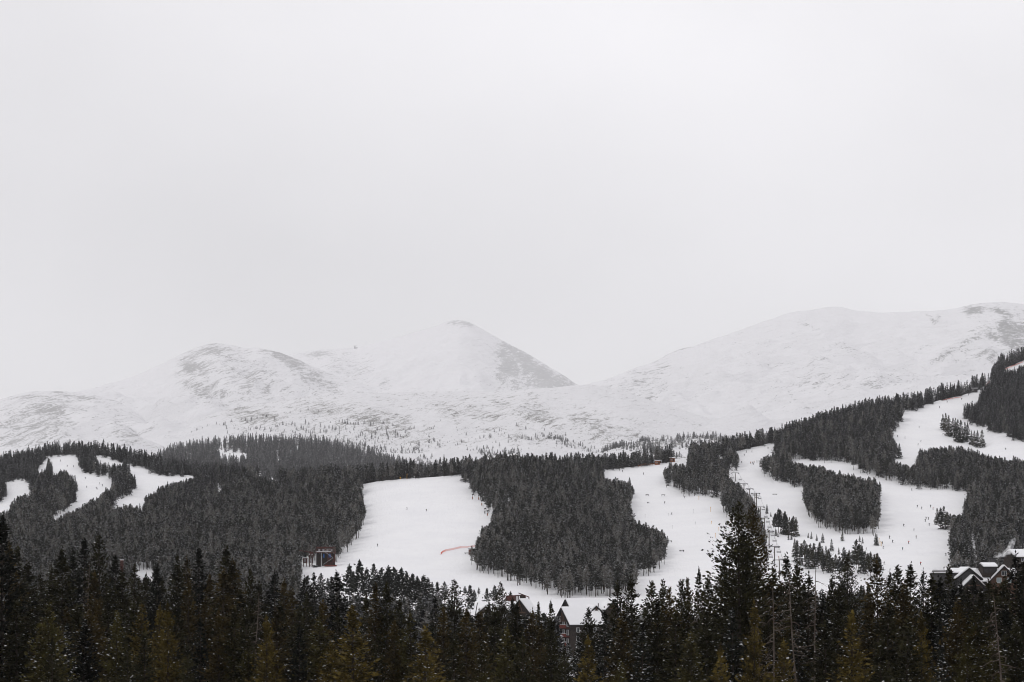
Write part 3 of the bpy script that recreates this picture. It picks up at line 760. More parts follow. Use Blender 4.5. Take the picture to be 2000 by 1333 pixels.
# ------------------------------------------------------------------ single trees
class Form:
    def __init__(self, seed, H, base, rmax, nbr, shape, size, step, **k):
        t, c, s = conifer(seed, H, base, rmax, nbr, shape, size, step, **k)
        self.H = H; self.r = rmax
        self.trunk = mesh_np('trunk', *t, [M['bark']], smooth=True)
        self.crown = mesh_np('crown', *c, [M['needle']])
        self.snow = mesh_np('snow', *s, [M['tree_snow']])
BIG = {
 'spruce': [Form(1 + i, 16, .04, 2.35 + .15 * (i % 3), 560, 'column', .22, .21, rise=(-.3, .55), p_snow=.075, snow_size=.10, trunk_r=.2, whorl=.62) for i in range(4)],
 'pine': [Form(21 + i, 16, .10, 2.35 + .2 * (i % 3), 600, 'column', .22, .20, rise=(-.05, .8), p_snow=.16, snow_size=.11, trunk_r=.17, lump=.26, whorl=.55) for i in range(4)],
 'open': [Form(41 + i, 16, .08, 3.3, 760, 'column', .15, .15, rise=(-.05, .7), p_snow=.03, snow_size=.08, trunk_r=.2, lump=.2, top_u=.15, whorl=.65) for i in range(2)],
 'snowy': [Form(51 + i, 16, .05, 2.4, 420, 'column', .23, .22, rise=(-.3, .4), p_snow=.30, snow_size=.13, trunk_r=.18, whorl=.62) for i in range(2)],
}
SMALL = {
 'pine': [Form(61 + i, 12, .28, 1.6 + .15 * (i % 3), 170, 'pine', .46, .42, rise=(-.1, .75), p_snow=.17, snow_size=.26, trunk_r=.13, lump=.3) for i in range(4)],
 'fir': [Form(71 + i, 12, .03, 2.2, 170, 'spruce', .46, .42, rise=(-.35, .45), p_snow=.14, snow_size=.26, trunk_r=.13) for i in range(3)],
}
TONE = {  # own colours of the needles
 'gold': (0.108, 0.078, 0.017), 'brown': (0.060, 0.042, 0.012), 'olive': (0.066, 0.056, 0.016), 'dark': (0.031, 0.028, 0.010), 'black': (0.009, 0.010, 0.006), 'grey': (0.018, 0.020, 0.014),
}
TREES = []   # every single tree: dict(px, py(top), Y, kind ...)
def plant(form, name, x, y, z, H, wf, tone, group, rz):
    r = empty(name, (x, y, z), rz)
    s = H / form.H
    r.scale = (s * wf, s * wf, s)
    col = TONE[tone]; j = R.uniform(.85, 1.2)
    for nm, me in (('trunk', form.trunk), ('crown', form.crown), ('snow', form.snow)):
        o = bpy.data.objects.new(nm, me); COL.objects.link(o); o.parent = r
        if nm == 'snow': o['kind'] = 'stuff'
        if nm == 'crown': o.color = (col[0] * j, col[1] * j, col[2] * j, 1)
    return r

# near trees: (column, row of the tip, distance, tone, form, width factor)
NEAR = [
 (4,1005,150,'black','spruce',.85),(17,1059,185,'brown','spruce',.8),(35,1070,200,'dark','spruce',.8),(54,1096,205,'dark','spruce',.9),(29,1130,165,'brown','spruce',.8),(122,1072,175,'dark','spruce',.95),(143,1074,215,'black','spruce',.7),(165,1054,205,'black','spruce',.8),(192,1042,200,'dark','spruce',.75),(225,1083,240,'black','spruce',.85),(184,1117,170,'brown','spruce',.7),(263,1104,230,'dark','spruce',.85),(285,1120,240,'dark','spruce',.9),(306,1101,215,'black','spruce',.75),(316,1125,220,'dark','spruce',.8),(347,1083,200,'dark','pine',.8),(365,1088,205,'brown','spruce',.7),(389,1074,195,'black','spruce',.8),(368,1135,160,'brown','spruce',.8),
 (95,1177,118,'olive','pine',1.05),(228,1193,130,'olive','pine',.85),(189,1172,150,'brown','spruce',.65),(276,1177,135,'gold','spruce',.65),(312,1180,140,'gold','spruce',.7),(328,1178,130,'gold','spruce',.75),(131,1217,128,'grey','snowy',.9),(32,1172,140,'dark','spruce',.9),(60,1190,150,'dark','spruce',.9),(150,1185,150,'dark','spruce',.8),(208,1150,180,'dark','spruce',.8),(246,1160,180,'dark','spruce',.9),(5,1120,170,'dark','spruce',.8),(80,1120,215,'dark','spruce',.85),(100,1105,225,'dark','spruce',.8),
 (442,1066,185,'dark','spruce',.8),(436,1110,165,'brown','spruce',.9),(455,1094,185,'brown','spruce',.85),(409,1121,190,'brown','spruce',.7),(489,1112,200,'dark','pine',.8),(507,1136,190,'dark','spruce',.75),(536,1116,200,'black','spruce',.8),(555,1130,195,'brown','spruce',.7),(570,1148,190,'brown','spruce',.8),(594,1127,215,'black','spruce',.7),(613,1121,225,'black','spruce',.7),(658,1116,190,'black','spruce',1.0),(630,1172,140,'brown','spruce',.85),(521,1202,128,'gold','spruce',.75),(458,1186,140,'olive','spruce',.8),(689,1181,128,'gold','spruce',1.0),(733,1141,165,'brown','spruce',.8),(715,1159,190,'dark','spruce',.7),(470,1150,180,'dark','spruce',.8),(400,1165,150,'brown','spruce',.75),(425,1180,150,'dark','spruce',.8),(490,1180,160,'dark','spruce',.8),(548,1175,160,'dark','spruce',.8),(585,1185,150,'dark','spruce',.85),(600,1160,180,'dark','spruce',.8),(660,1190,160,'dark','spruce',.85),
 (756,1136,165,'dark','spruce',.8),(800,1195,135,'olive','spruce',.85),(832,1222,108,'gold','spruce',1.0),(866,1188,145,'brown','spruce',.8),(887,1132,175,'dark','open',.95),(911,1188,140,'brown','spruce',.8),(937,1190,150,'brown','spruce',.7),(967,1184,160,'dark','spruce',.8),(978,1137,190,'dark','open',.8),(1010,1176,165,'dark','spruce',.8),(1040,1190,150,'brown','spruce',.85),(941,1257,112,'olive','pine',.9),(780,1170,170,'dark','spruce',.8),(850,1165,195,'black','spruce',.75),(770,1210,135,'brown','spruce',.8),(885,1240,120,'dark','spruce',.9),(990,1225,130,'olive','spruce',.85),(1020,1240,125,'dark','spruce',.85),
 (1052,1178,180,'dark','spruce',.6),(1076,1173,170,'dark','spruce',.65),(1150,1188,165,'dark','pine',.95),(1181,1193,150,'grey','snowy',1.05),(1207,1137,160,'dark','spruce',.85),(1233,1128,155,'dark','spruce',.95),(1273,1135,150,'dark','pine',1.0),(1295,1132,165,'dark','pine',.85),(1307,1147,145,'brown','pine',.9),(1331,1132,150,'dark','pine',.9),(1343,1129,165,'brown','pine',.8),(1149,1242,108,'gold','spruce',.9),(1217,1195,128,'brown','pine',1.0),(1130,1237,125,'grey','snowy',.8),(1284,1175,135,'dark','pine',1.0),(1211,1290,100,'olive','pine',1.1),(1057,1218,140,'brown','spruce',.8),(1076,1214,135,'dark','spruce',.7),(1102,1264,120,'dark','spruce',.8),(1255,1215,125,'grey','snowy',1.0),(1320,1195,122,'dark','spruce',1.1),
 (1441,980,128,'dark','open',1.0),(1470,985,133,'brown','open',.85),(1452,1040,131,'dark','spruce',1.15),(1365,1110,150,'dark','spruce',.55),(1383,1127,140,'dark','pine',1.0),(1415,1098,140,'dark','pine',.9),(1473,1171,112,'gold','spruce',.75),(1408,1260,95,'gold','spruce',.8),(1511,1107,150,'dark','pine',.9),(1536,1081,165,'dark','spruce',.85),(1557,1096,160,'dark','pine',.9),(1580,1120,150,'dark','spruce',.95),(1530,1249,105,'gold','spruce',.8),(1664,1196,105,'gold','spruce',1.05),(1655,1080,165,'dark','open',.8),(1697,1141,170,'dark','spruce',.7),(1625,1125,165,'dark','pine',.9),(1605,1150,150,'grey','snowy',.9),(1640,1140,160,'dark','pine',.8),(1380,1190,118,'dark','pine',1.1),(1430,1185,118,'grey','snowy',1.0),(1500,1195,125,'dark','spruce',.9),(1560,1200,125,'grey','snowy',1.05),(1610,1215,118,'dark','spruce',1.0),(1350,1235,110,'olive','pine',1.0),
 (1711,1089,145,'brown','spruce',.85),(1738,1115,160,'dark','spruce',.7),(1754,1106,150,'dark','pine',.95),(1778,1101,155,'dark','spruce',1.0),(1803,1113,185,'black','spruce',.7),(1819,1113,190,'black','spruce',.65),(1853,1102,180,'dark','spruce',.85),(1876,1132,180,'black','spruce',.8),(1902,1123,190,'black','spruce',.75),(1932,1130,175,'dark','spruce',.85),(1983,1080,180,'black','spruce',.8),(2000,1097,165,'dark','spruce',.9),(1800,1193,118,'gold','spruce',.7),(1841,1169,135,'grey','snowy',.85),(1870,1169,130,'brown','pine',.9),(1765,1141,135,'brown','pine',.95),(1735,1185,122,'dark','spruce',1.05),(1775,1205,112,'dark','spruce',1.0),(1905,1180,130,'olive','pine',.95),(1935,1175,135,'dark','pine',.9),(1965,1180,140,'black','spruce',.9),(1985,1215,120,'dark','pine',1.0),(1890,1240,110,'olive','pine',1.0),(1940,1250,110,'olive','pine',1.05),(1840,1260,105,'grey','snowy',.9),(1720,1250,108,'dark','spruce',1.0),(1836,1140,170,'dark','spruce',.9),(1863,1142,165,'black','spruce',.85),(1890,1144,165,'dark','spruce',.85),(1916,1146,165,'dark','spruce',.85),(1945,1140,165,'dark','pine',.9),(1963,1128,170,'dark','spruce',.85),(1826,1127,185,'dark','spruce',.95),(1846,1130,180,'dark','spruce',.95),(1958,1138,150,'dark','pine',1.0),(1820,1121,150,'dark','spruce',1.0),(1835,1127,150,'black','spruce',1.0),(955,1174,165,'dark','spruce',.85),(1001,1170,165,'dark','spruce',.8),(1041,1180,165,'black','spruce',.8),(239,1109,200,'dark','spruce',.8),
]
# fill the rows between and below them
def near_top(px): return np.interp(px, [0, 250, 600, 900, 1150, 1350, 1700, 2000], [1090, 1110, 1130, 1185, 1200, 1150, 1130, 1140])
filler = []
for row, Y0, dpx in ((75, 150, 46), (115, 128, 50), (158, 108, 58), (195, 92, 66)):
    x = -20 + R.uniform(0, 20)
    while x < 2030:
        x += dpx * R.uniform(.75, 1.3)
        py = float(near_top(x)) + row + R.uniform(-18, 18)
        right = x > 1080
        tone = R.choices(['dark', 'olive', 'brown', 'black', 'grey', 'gold'], [4, 3, 3, 1.6, 1.4 if right else .6, .9 if row > 100 else .3])[0]
        frm = 'snowy' if tone == 'grey' else R.choice(['spruce', 'spruce', 'pine'] if not right else ['spruce', 'pine', 'pine'])
        filler.append((x, min(py, 1318), Y0 * R.uniform(.92, 1.1), tone, frm, R.uniform(.9, 1.2)))
NEAR = [(*t[:5], t[5] * (1.25 if t[4] == 'spruce' and t[0] < 1000 else 1.1 if t[4] == 'spruce' else 1.0)) for t in NEAR]
allnear = [(*t, 0) for t in NEAR] + [(*t, 1) for t in filler]
# leave out what would stand wholly behind the others (nearest first)
cover = np.zeros((420, 1040), dtype=bool)      # half-scale picture rows 980..1333+, columns -40..2040
allnear.sort(key=lambda t: t[2])
kept = []
yy_, xx_ = np.mgrid[0:420, 0:1040]
for t in allnear:
    px, py, Y, tone, frm, wf, fill = t
    H = (HY - py) / F * Y - float(ground_z((px - 1000) / F * Y, Y))
    rp = 2.0 * wf * H / 16 * F / Y / 2; hp_ = H * F / Y / 2
    cx, cy_ = (px + 40) / 2, (py - 980) / 2
    body = (yy_ > cy_) & (np.abs(xx_ - cx) < rp * np.clip((yy_ - cy_) / hp_, 0, 1) ** .8 * .85)
    vis = (body & ~cover)[:176, 20:1020].sum()
    if vis < 200 and fill: continue
    if vis < 60: continue
    cover |= body
    kept.append((px, py, Y, tone, frm, wf, H))
print('near trees', len(kept))

ZONES = [(-999, 110, 'at the far left edge'), (110, 250, 'below the far left pistes'), (250, 420, 'below the broad left wood'), (420, 560, 'left of the red lift station'), (560, 720, 'below the red lift station'), (720, 880, 'below the wide empty run'), (880, 1085, 'before the left lodge'), (1085, 1240, 'before the balconied lodge'), (1240, 1400, 'below the terrain park'), (1400, 1510, 'at the tallest pines'), (1510, 1690, 'by the dead trunks'), (1690, 1830, 'below the skiers\' run'), (1830, 2999, 'before the right lodge')]
WORDS = {'gold': 'golden', 'brown': 'brownish', 'olive': 'olive green', 'dark': 'dark green', 'black': 'nearly black', 'grey': 'grey green'}
ORD = ['leftmost', 'second', 'third', 'fourth', 'fifth', 'sixth', 'seventh', 'eighth', 'ninth', 'tenth', 'eleventh', 'twelfth', 'thirteenth', 'fourteenth']
def look(t):
    kind = {'spruce': 'spruce', 'pine': 'pine', 'open': 'open-branched spruce', 'snowy': 'snow-flecked spruce'}[t[4]]
    return WORDS[t[3]] + ' ' + kind
def height_word(t): return 'tall' if t[1] < near_top(t[0]) + 35 else ('middling' if t[1] < near_top(t[0]) + 90 else 'low')
classes = {}
for t in kept:
    z = next(q[2] for q in ZONES if q[0] <= t[0] < q[1])
    classes.setdefault((height_word(t), look(t), z), []).append(t)
for (hw, lk, z), ts in classes.items():
    ts.sort(key=lambda t: t[0])
    for i, t in enumerate(ts):
        px, py, Y, tone, frm, wf, H = t
        if len(ts) == 1: lab = f'{hw} {lk} {z}, the only such there'
        else: lab = f'{hw} {lk} {z}, {ORD[i]}' + ('' if i == 0 else ' from left') + f' of {["", "", "two", "three", "four", "five", "six", "seven", "eight", "nine", "ten", "eleven", "twelve", "thirteen", "fourteen"][len(ts)]}'
        x = (px - 1000) / F * Y
        fm = R.choice(BIG[frm])
        r = plant(fm, 'conifer_tree', x, Y, float(ground_z(x, Y)), H, wf * R.uniform(.95, 1.08), tone, 'near', R.uniform(0, 6.28))
        tag(r, lab, 'conifer tree', 'conifers standing in front of the slopes')

# ---- single trees on the pistes: (column, row of the tip, row of the foot, form)
def tree_on(px, top, foot, frm, tone, label, group):
    p = pick(px, foot)
    H = (foot - top) * p.y / F
    fm = R.choice(SMALL[frm])
    r = plant(fm, 'conifer_tree', p.x, p.y, p.z, H, R.uniform(.9, 1.15), tone, group, R.uniform(0, 6.28))
    tag(r, label, 'conifer tree', group)
def at_depth(px, top, Y, frm, tone, label, group, wf=1.0):
    x = (px - 1000) / F * Y; z = float(ground_z(x, Y))
    H = (HY - top) / F * Y - z
    fm = R.choice(SMALL[frm])
    r = plant(fm, 'conifer_tree', x, Y, z, H, wf * R.uniform(.9, 1.1), tone, group, R.uniform(0, 6.28))
    tag(r, label, 'conifer tree', group)
NUM = ORD + ['fifteenth', 'sixteenth', 'seventeenth', 'eighteenth', 'nineteenth', 'twentieth', 'twenty-first', 'twenty-second', 'twenty-third', 'twenty-fourth', 'twenty-fifth', 'twenty-sixth', 'twenty-seventh', 'twenty-eighth', 'twenty-ninth', 'thirtieth', 'thirty-first', 'thirty-second', 'thirty-third', 'thirty-fourth', 'thirty-fifth', 'thirty-sixth', 'thirty-seventh', 'thirty-eighth', 'thirty-ninth', 'fortieth']
def nth(i): return NUM[i] if i == 0 else NUM[i] + ' from the left'
foot_line = [(600,1126),(627,1121),(640,1130),(682,1103),(690,1118),(702,1096),(716,1110),(730,1102),(745,1110),(759,1107),(770,1109),(784,1111),(794,1117),(806,1122),(815,1126),(827,1124),(836,1129),(844,1137),(854,1138),(868,1137),(908,1145),(918,1144),(926,1152),(935,1148),(951,1150),(966,1144),(974,1152),(997,1156),(648,1128),(775,1120),(800,1130),(738,1120),(752,1118),(820,1135)]
foot_line.sort()
for i, (px, py) in enumerate(foot_line):
    at_depth(px, py, 845 + 40 * (i % 3), 'pine', 'grey', f'slim snow-dusted pine in the row below the wide run, {nth(i)}', 'pines along the foot of the wide run', 1.05)
clumps = {
 'small pine in the clump beside the lower chairlift': [(1513,1003,1040),(1519,994,1041),(1525,998,1043),(1531,1003,1044),(1537,1008,1046),(1543,1012,1047),(1549,1009,1048),(1555,1011,1049),(1534,1000,1042),(1546,1014,1049)],
 'lone young fir on the snow below the pine island': [(1481,990,1001),(1497,985,1004),(1504,1001,1010),(1511,1012,1028),(1514,1034,1048),(1518,1041,1050),(1540,1044,1056),(1545,1041,1055),(1578,1042,1052),(1586,1040,1054),(1594,1044,1057),(1608,1043,1062),(1625,1054,1078),(1645,1040,1058),(1680,1047,1060),(1684,1050,1062),(1711,1042,1066),(1639,1070,1084),(1683,1062,1076)],
 'dark pine in the straggling copse under the lower piste': [(1551,1053,1090),(1558,1056,1092),(1566,1062,1098),(1574,1066,1104),(1582,1064,1106),(1590,1062,1108),(1597,1070,1112),(1605,1074,1118),(1612,1068,1116),(1620,1080,1120),(1632,1084,1122),(1649,1070,1104),(1659,1076,1108),(1554,1066,1100),(1563,1072,1106),(1571,1056,1096),(1578,1074,1112),(1586,1072,1112),(1593,1080,1118),(1601,1060,1106),(1609,1082,1122),(1617,1074,1118),(1626,1090,1128),(1640,1088,1128),(1647,1092,1130),(1655,1090,1126)],
 'pine in the tight copse left of the skiers': [(1671,1056,1112),(1677,1064,1118),(1683,1068,1122),(1689,1078,1124),(1695,1082,1126),(1701,1080,1128),(1707,1084,1130),(1714,1082,1130),(1719,1090,1130),(1668,1078,1114)],
 'fir in the tree group on the upper right piste': [(1842,811,840),(1848,808,843),(1854,812,853),(1860,817,855),(1866,818,846),(1872,820,864),(1878,822,866),(1884,826,864),(1890,827,862),(1896,842,870),(1903,842,872),(1910,842,875),(1919,841,876)],
 'pine in the stand at the right rim of the skiers\' run': [(1831,994,1026),(1837,993,1035),(1843,990,1035),(1849,1000,1036),(1856,1004,1037),(1864,1006,1046),(1870,1008,1050)],
 'solitary dark fir beside the upper woods': [(1757,868,897),(94,895,925),(1712,1044,1066),(103,934,950),(1900,1078,1108),(1230,934,966)],
}
for lab, ts in clumps.items():
    ts.sort()
    for i, (px, a_, b_) in enumerate(ts):
        frm = 'fir' if ('fir' in lab or R.random() < .2) else 'pine'
        tree_on(px + R.uniform(-1.5, 1.5), a_, b_, frm, R.choice(['grey', 'dark']), f'{lab}, {nth(i)}', lab.split(' in ')[0].split(' on ')[0] + 's by ' + lab.split()[-1])

# ---- dead, bare trees
def dead_tree(px, top, Y, lean, label, seed):
    g = random.Random(seed)
    x = (px - 1000) / F * Y; z = float(ground_z(x, Y)); H = (HY - top) / F * Y - z
    r = empty('dead_tree', (x, Y, z))
    tag(r, label, 'dead tree', 'bare dead trees among the near conifers')
    mb = MB(); prev = Vector((0, 0, -.3)); n = 7
    pt = lambda q: Vector((-lean * (1 - q) * -1 * 0 + lean * q + .12 * math.sin(q * 5 + seed), .1 * math.sin(q * 4), H * q))
    for i in range(n):
        nx = pt((i + 1) / n)
        mb.bar(prev, nx, .10 * (1 - i / n) + .015, .10 * (1 - (i + 1) / n) + .015, 6); prev = nx
    mb.build('trunk', M['dead_bark'], r)
    for k in range(46):
        q = .25 + .72 * k / 46
        a0 = pt(q); an = g.uniform(0, 6.28); L = (1.9 * (1 - q) + .35) * g.uniform(.5, 1.2)
        d = Vector((math.cos(an), math.sin(an), 0))
        m_ = a0 + d * L * .55 + Vector((0, 0, -.10 * L)); e_ = a0 + d * L + Vector((0, 0, g.uniform(-.55, -.1) * L))
        mb = MB(); mb.bar(a0, m_, .028, .02, 4); mb.bar(m_, e_, .02, .008, 4)
        for _ in range(3):
            b0 = m_.lerp(e_, g.random()); mb.bar(b0, b0 + Vector((g.uniform(-.4, .4), g.uniform(-.4, .4), g.uniform(-.35, .05))), .012, .005, 3)
        mb.build('branch', M['dead_bark'], r)
dead_tree(1578, 1113, 118, 1.1 * -1, 'tall leaning bare grey trunk among dark conifers, left of two tall dead ones', 1)
dead_tree(1603, 1113, 121, -.4, 'tall upright bare grey trunk among dark conifers, right of two tall dead ones', 2)
dead_tree(1525, 1149, 116, -.6, 'thin bare dead trunk right of the golden spire below the tallest pines', 3)
dead_tree(1491, 1174, 120, -.5, 'short thin bare dead trunk behind the golden spire below the tallest pines', 4)
dead_tree(1972, 1165, 106, -.8, 'twisted bare tan dead tree at the right edge', 5)
dead_tree(1742, 1128, 150, -.3, 'slender pale dead trunk below the skiers\' run', 6)
dead_tree(1367, 1150, 140, -.1, 'bare dead trunk below the terrain park', 7)
dead_tree(165, 1096, 195, .5, 'reddish bare dead trunk between the dark spruces below the far left pistes', 8)
dead_tree(490, 1160, 150, .5, 'thin reddish bare trunk left of the red lift station', 9)

# ------------------------------------------------------------------ lodges
def gable_block(parent, c, yaw, L, W, z0, eave, ridge, wall_mat, oh=.7, snow=.4, wall=True, roof_only=False):
    """a block with a gabled roof: ridge along its own x axis; parts wall, roof (two slabs), snow (two blankets)"""
    T = Matrix.Translation(Vector(c)) @ Matrix.Rotation(yaw, 4, 'Z')
    sl = (ridge - eave) / (W / 2)
    objs = []
    if wall:
        o = MB().prism([(-W / 2, z0), (W / 2, z0), (W / 2, eave - .3), (0, ridge - .3), (-W / 2, eave - .3)], -L / 2, L / 2).build('wall', wall_mat, parent); objs.append(o)
    for s in (-1, 1):
        y1, z1 = s * (W / 2 + oh), eave - oh * sl
        o = MB().prism([(0, ridge), (y1, z1), (y1, z1 - .5), (0, ridge - .5)], -L / 2 - oh, L / 2 + oh).build('roof', M['roof'], parent); objs.append(o)
        s_ = MB().prism([(0, ridge - .05), (y1 * .985, z1 - .05 + .015 * abs(y1) * sl), (y1 * .985, z1 + snow * .8), (y1 * .6, ridge + (z1 - ridge) * .6 + snow * 1.1), (0, ridge + snow)], -L / 2 - oh + .4, L / 2 + oh - .4).build('roof_snow', M['roof_snow'], parent); objs.append(s_)
    for o in objs: o.matrix_local = T
    return T

def window(parent, T, p, face, w, h, pane=None, frame=None):
    """window on a wall face: face '-x','+x','-y' in the block's own axes; frame with a pane and a glazing bar as its children"""
    off = {'-x': (-.05, 0, 0), '+x': (.05, 0, 0), '-y': (0, -.05, 0)}[face]
    along = (0, 1, 0) if 'x' in face else (1, 0, 0)
    def bx(a_, z_, wa, hz, dep): return ((p[0] + along[0] * a_ + off[0], p[1] + along[1] * a_ + off[1], p[2] + z_), (wa if along[0] else dep, wa if along[1] else dep, hz))
    mb = MB()
    for sgn in (-1, 1):
        mb.box(*bx(sgn * (w / 2 - .06), 0, .12, h, .14)); mb.box(*bx(0, sgn * (h / 2 - .06), w - .24, .12, .14))
    mb.box(*bx(0, 0, .08, h - .24, .12))
    f = mb.build('window', frame or M['white_frame'], parent); f.matrix_local = T
    q = MB().box(*bx(0, 0, w - .1, h - .1, .05)).build('pane', pane or M['glass'], f)
    return f

def brace(parent, T, x, W, eave, ridge, m):
    """open timber truss in a gable"""
    mb = MB()
    mb.bar((x, -W / 2 * .62, eave), (x, W / 2 * .62, eave), .16, n=4); mb.bar((x, 0, eave), (x, 0, ridge - .5), .14, n=4)
    mb.bar((x, -W / 2 * .3, eave), (x, -.1, ridge - 1.2), .12, n=4); mb.bar((x, W / 2 * .3, eave), (x, .1, ridge - 1.2), .12, n=4)
    o = mb.build('gable_truss', m, parent); o.matrix_local = T

def balcony(parent, T, x, y0, y1, z, dep=1.6, mt=None):
    """balcony on a face looking along -x"""
    mt = mt or M['red_wood']
    o = MB().box((x - dep / 2, (y0 + y1) / 2, z), (dep, y1 - y0, .18)).build('balcony', mt, parent); o.matrix_local = T
    mb = MB(); n = int((y1 - y0) / .22)
    for i in range(n + 1): mb.box((x - dep + .05, y0 + (y1 - y0) * i / n, z + .55), (.05, .14, .92))
    mb.box((x - dep + .05, (y0 + y1) / 2, z + 1.06), (.12, y1 - y0 + .1, .1))
    mb.build('railing', mt, o)
    MB().box((x - dep + .05, (y0 + y1) / 2, z + 1.15), (.16, y1 - y0, .08)).build('snow_cap', M['roof_snow'], o)

def px_at(px, py, Y): return Vector(((px - 1000) / F * Y, Y, (HY - py) / F * Y))

# -- the balconied lodge, centre
base = px_at(1152, 1290, 712); base.z = float(ground_z(base.x, base.y)) - .5
lo = empty('lodge', base, math.radians(28))
tag(lo, 'dark timber lodge with snowy gables and red balconies behind the near conifers', 'lodge')
gz = base.z
zz = lambda py, Y=706: (HY - py) / F * Y - gz
ridge, eave = zz(1171.5), zz(1208)
T = gable_block(lo, (3.5, 2, 0), 0, 24, 13, 0, eave, ridge, M['dark_wood'], snow=.5)
T2 = gable_block(lo, (-7.2, -5.2, 0), 0, 13, 9.5, 0, zz(1213), zz(1187), M['dark_wood'], oh=1.3, snow=.45)
brace(lo, T2, -7.1, 9.5, zz(1213), zz(1187), M['brown_wood'])
for k, zf in enumerate((zz(1226), zz(1243), zz(1260), zz(1277))):
    balcony(lo, T2, -6.5, -4.4, 2.0 if k else 1.0, zf)
    for yy in (-3.0, -.2):
        window(lo, T2, (-6.5, yy, zf + 1.5), '-x', 1.5, 1.9)
for zf in (zz(1212), zz(1206)): window(lo, T2, (-6.5, 2.6, zf), '-x', 1.4, 1.0)
for zf in (zz(1230), zz(1246), zz(1262)):
    for xx in (-3.5, 0.0, 3.5): window(lo, T2, (xx, -4.75, zf), '-y', 1.3, 1.7)
# dormers: ridge across the main roof
def dormer(parent, c, yaw, L, W, z0, ev, rd, wm): 
    t = gable_block(parent, c, yaw, L, W, z0, ev, rd, wm, oh=.55, snow=.35); brace(parent, t, -L / 2 - .35, W, ev, rd, M['brown_wood']); return t
td = dormer(lo, (-1.2, -3.4, 0), math.radians(90), 6, 6.0, eave - 3, zz(1197), zz(1183.5), M['taupe_wall'])
window(lo, td, (-3.0, 0, zz(1201)), '-x', 1.6, 1.4)
td = dormer(lo, (6.2, -2.6, 0), math.radians(90), 6, 5.2, eave - 1, zz(1189), zz(1175.5), M['dark_wood'])
for zf in (zz(1222), zz(1240), zz(1258)):
    for xx in (-4, 0, 4, 8): window(lo, T, (xx, -6.5, zf), '-y', 1.5, 1.7)
o = MB().box((5, 4, ridge + .2), (9, .8, .7)).build('roof_vent', M['grey_wall'], lo); MB().box((5, 4, ridge + .63), (9.2, 1.0, .2)).build('snow_cap', M['roof_snow'], o)
for xx, yy in ((2.2, -2.2), (3.5, -4.2)): MB().bar((xx, yy, ridge - 3.6), (xx, yy, ridge - 1.2 + (yy + 2) * .55), .16).build('chimney_pipe', M['dark_wood'], lo)

# -- the left lodge
base = px_at(990, 1290, 735); base.z = float(ground_z(base.x, base.y)) - .5
lo = empty('lodge', base, math.radians(-6)); gz = base.z
zz = lambda py, Y=730: (HY - py) / F * Y - gz
tag(lo, 'low brown lodge with broad snowy roofs half hidden by conifers, left of the balconied lodge', 'lodge')
T = gable_block(lo, (-1.0, 1, 0), 0, 19, 10, 0, zz(1196), zz(1178), M['dark_wood'], snow=.5)
t = gable_block(lo, (6.6, -3.2, 0), math.radians(75), 8, 7.4, 0, zz(1195), zz(1171), M['dark_wood'], oh=.9, snow=.4); brace(lo, t, -4.5, 7.4, zz(1197), zz(1172), M['brown_wood'])
for zf in (zz(1206), zz(1222)): window(lo, t, (-4.0, 0, zf), '-x', 2.2, 1.6)
t = gable_block(lo, (-7.6, -3.4, 0), math.radians(100), 6, 6, 0, zz(1197), zz(1184), M['taupe_wall'], oh=.6, snow=.4); window(lo, t, (-3.0, 0, zz(1202)), '-x', 1.6, 1.4)
t = gable_block(lo, (-.5, -3.6, 0), math.radians(90), 5, 5, 0, zz(1197), zz(1183), M['grey_wall'], oh=.6, snow=.4); window(lo, t, (-2.5, 0, zz(1201)), '-x', 1.4, 1.3)
for xx in (-6, -3, 2, 4): window(lo, T, (xx, -5.0, zz(1214)), '-y', 1.3, 1.6)

# -- the right lodge
base = px_at(1915, 1250, 640); base.z = float(ground_z(base.x, base.y)) - .5
lo = empty('lodge', base, math.radians(8)); gz = base.z
zz = lambda py, Y=634: (HY - py) / F * Y - gz
tag(lo, 'grey and brown lodge with stepped snowy roofs and a smoking chimney below the right wood', 'lodge')
T = gable_block(lo, (0.5, 2, 0), 0, 23, 11, 0, zz(1134), zz(1112), M['grey_wall'], snow=.45)
t = gable_block(lo, (-6.4, -3.0, 0), math.radians(90), 7, 7.4, 0, zz(1127), zz(1109.5), M['grey_wall'], oh=.8, snow=.4)
t = gable_block(lo, (-6.0, -7.0, 0), math.radians(90), 5, 6.4, 0, zz(1143), zz(1125), M['dark_wood'], oh=.9, snow=.4); brace(lo, t, -2.9, 6.4, zz(1144), zz(1126), M['brown_wood'])
t = gable_block(lo, (6.4, -3.0, 0), math.radians(72), 10, 8.6, 0, zz(1133), zz(1105.5), M['brown_wood'], oh=1.0, snow=.4)
for yy in (-1.6, 1.6): window(lo, t, (-5.0, yy, zz(1134)), '-x', 1.5, 1.7, pane=M['pale_glass'])
window(lo, t, (-5.0, 0, zz(1120)), '-x', 1.6, 1.5)
t = gable_block(lo, (9.6, -6.2, 0), math.radians(72), 5, 6, 0, zz(1136), zz(1118), M['dark_wood'], oh=.9, snow=.35)
t = gable_block(lo, (2.0, -1.0, 0), 0, 4.6, 4.2, zz(1128), zz(1106), zz(1101), M['dark_wood'], oh=.5, snow=.4)
for k in range(5): o = MB().box((2.0, -3.16, zz(1110.5 + k * 2.2)), (4.2, .16, .16)).build('slat', M['grey_wall'], lo)
o = MB().box((-11.5, -1, zz(1150)), (8, 7, 2 * (zz(1122) - zz(1150)))).build('flat_wing', M['grey_wall'], lo)
MB().box((-11.5, -1, zz(1122) + .2), (8.6, 7.6, .4)).build('fascia', M['roof'], o); MB().box((-11.5, -1, zz(1122) + .6), (8.3, 7.3, .45)).build('snow_cap', M['roof_snow'], o)
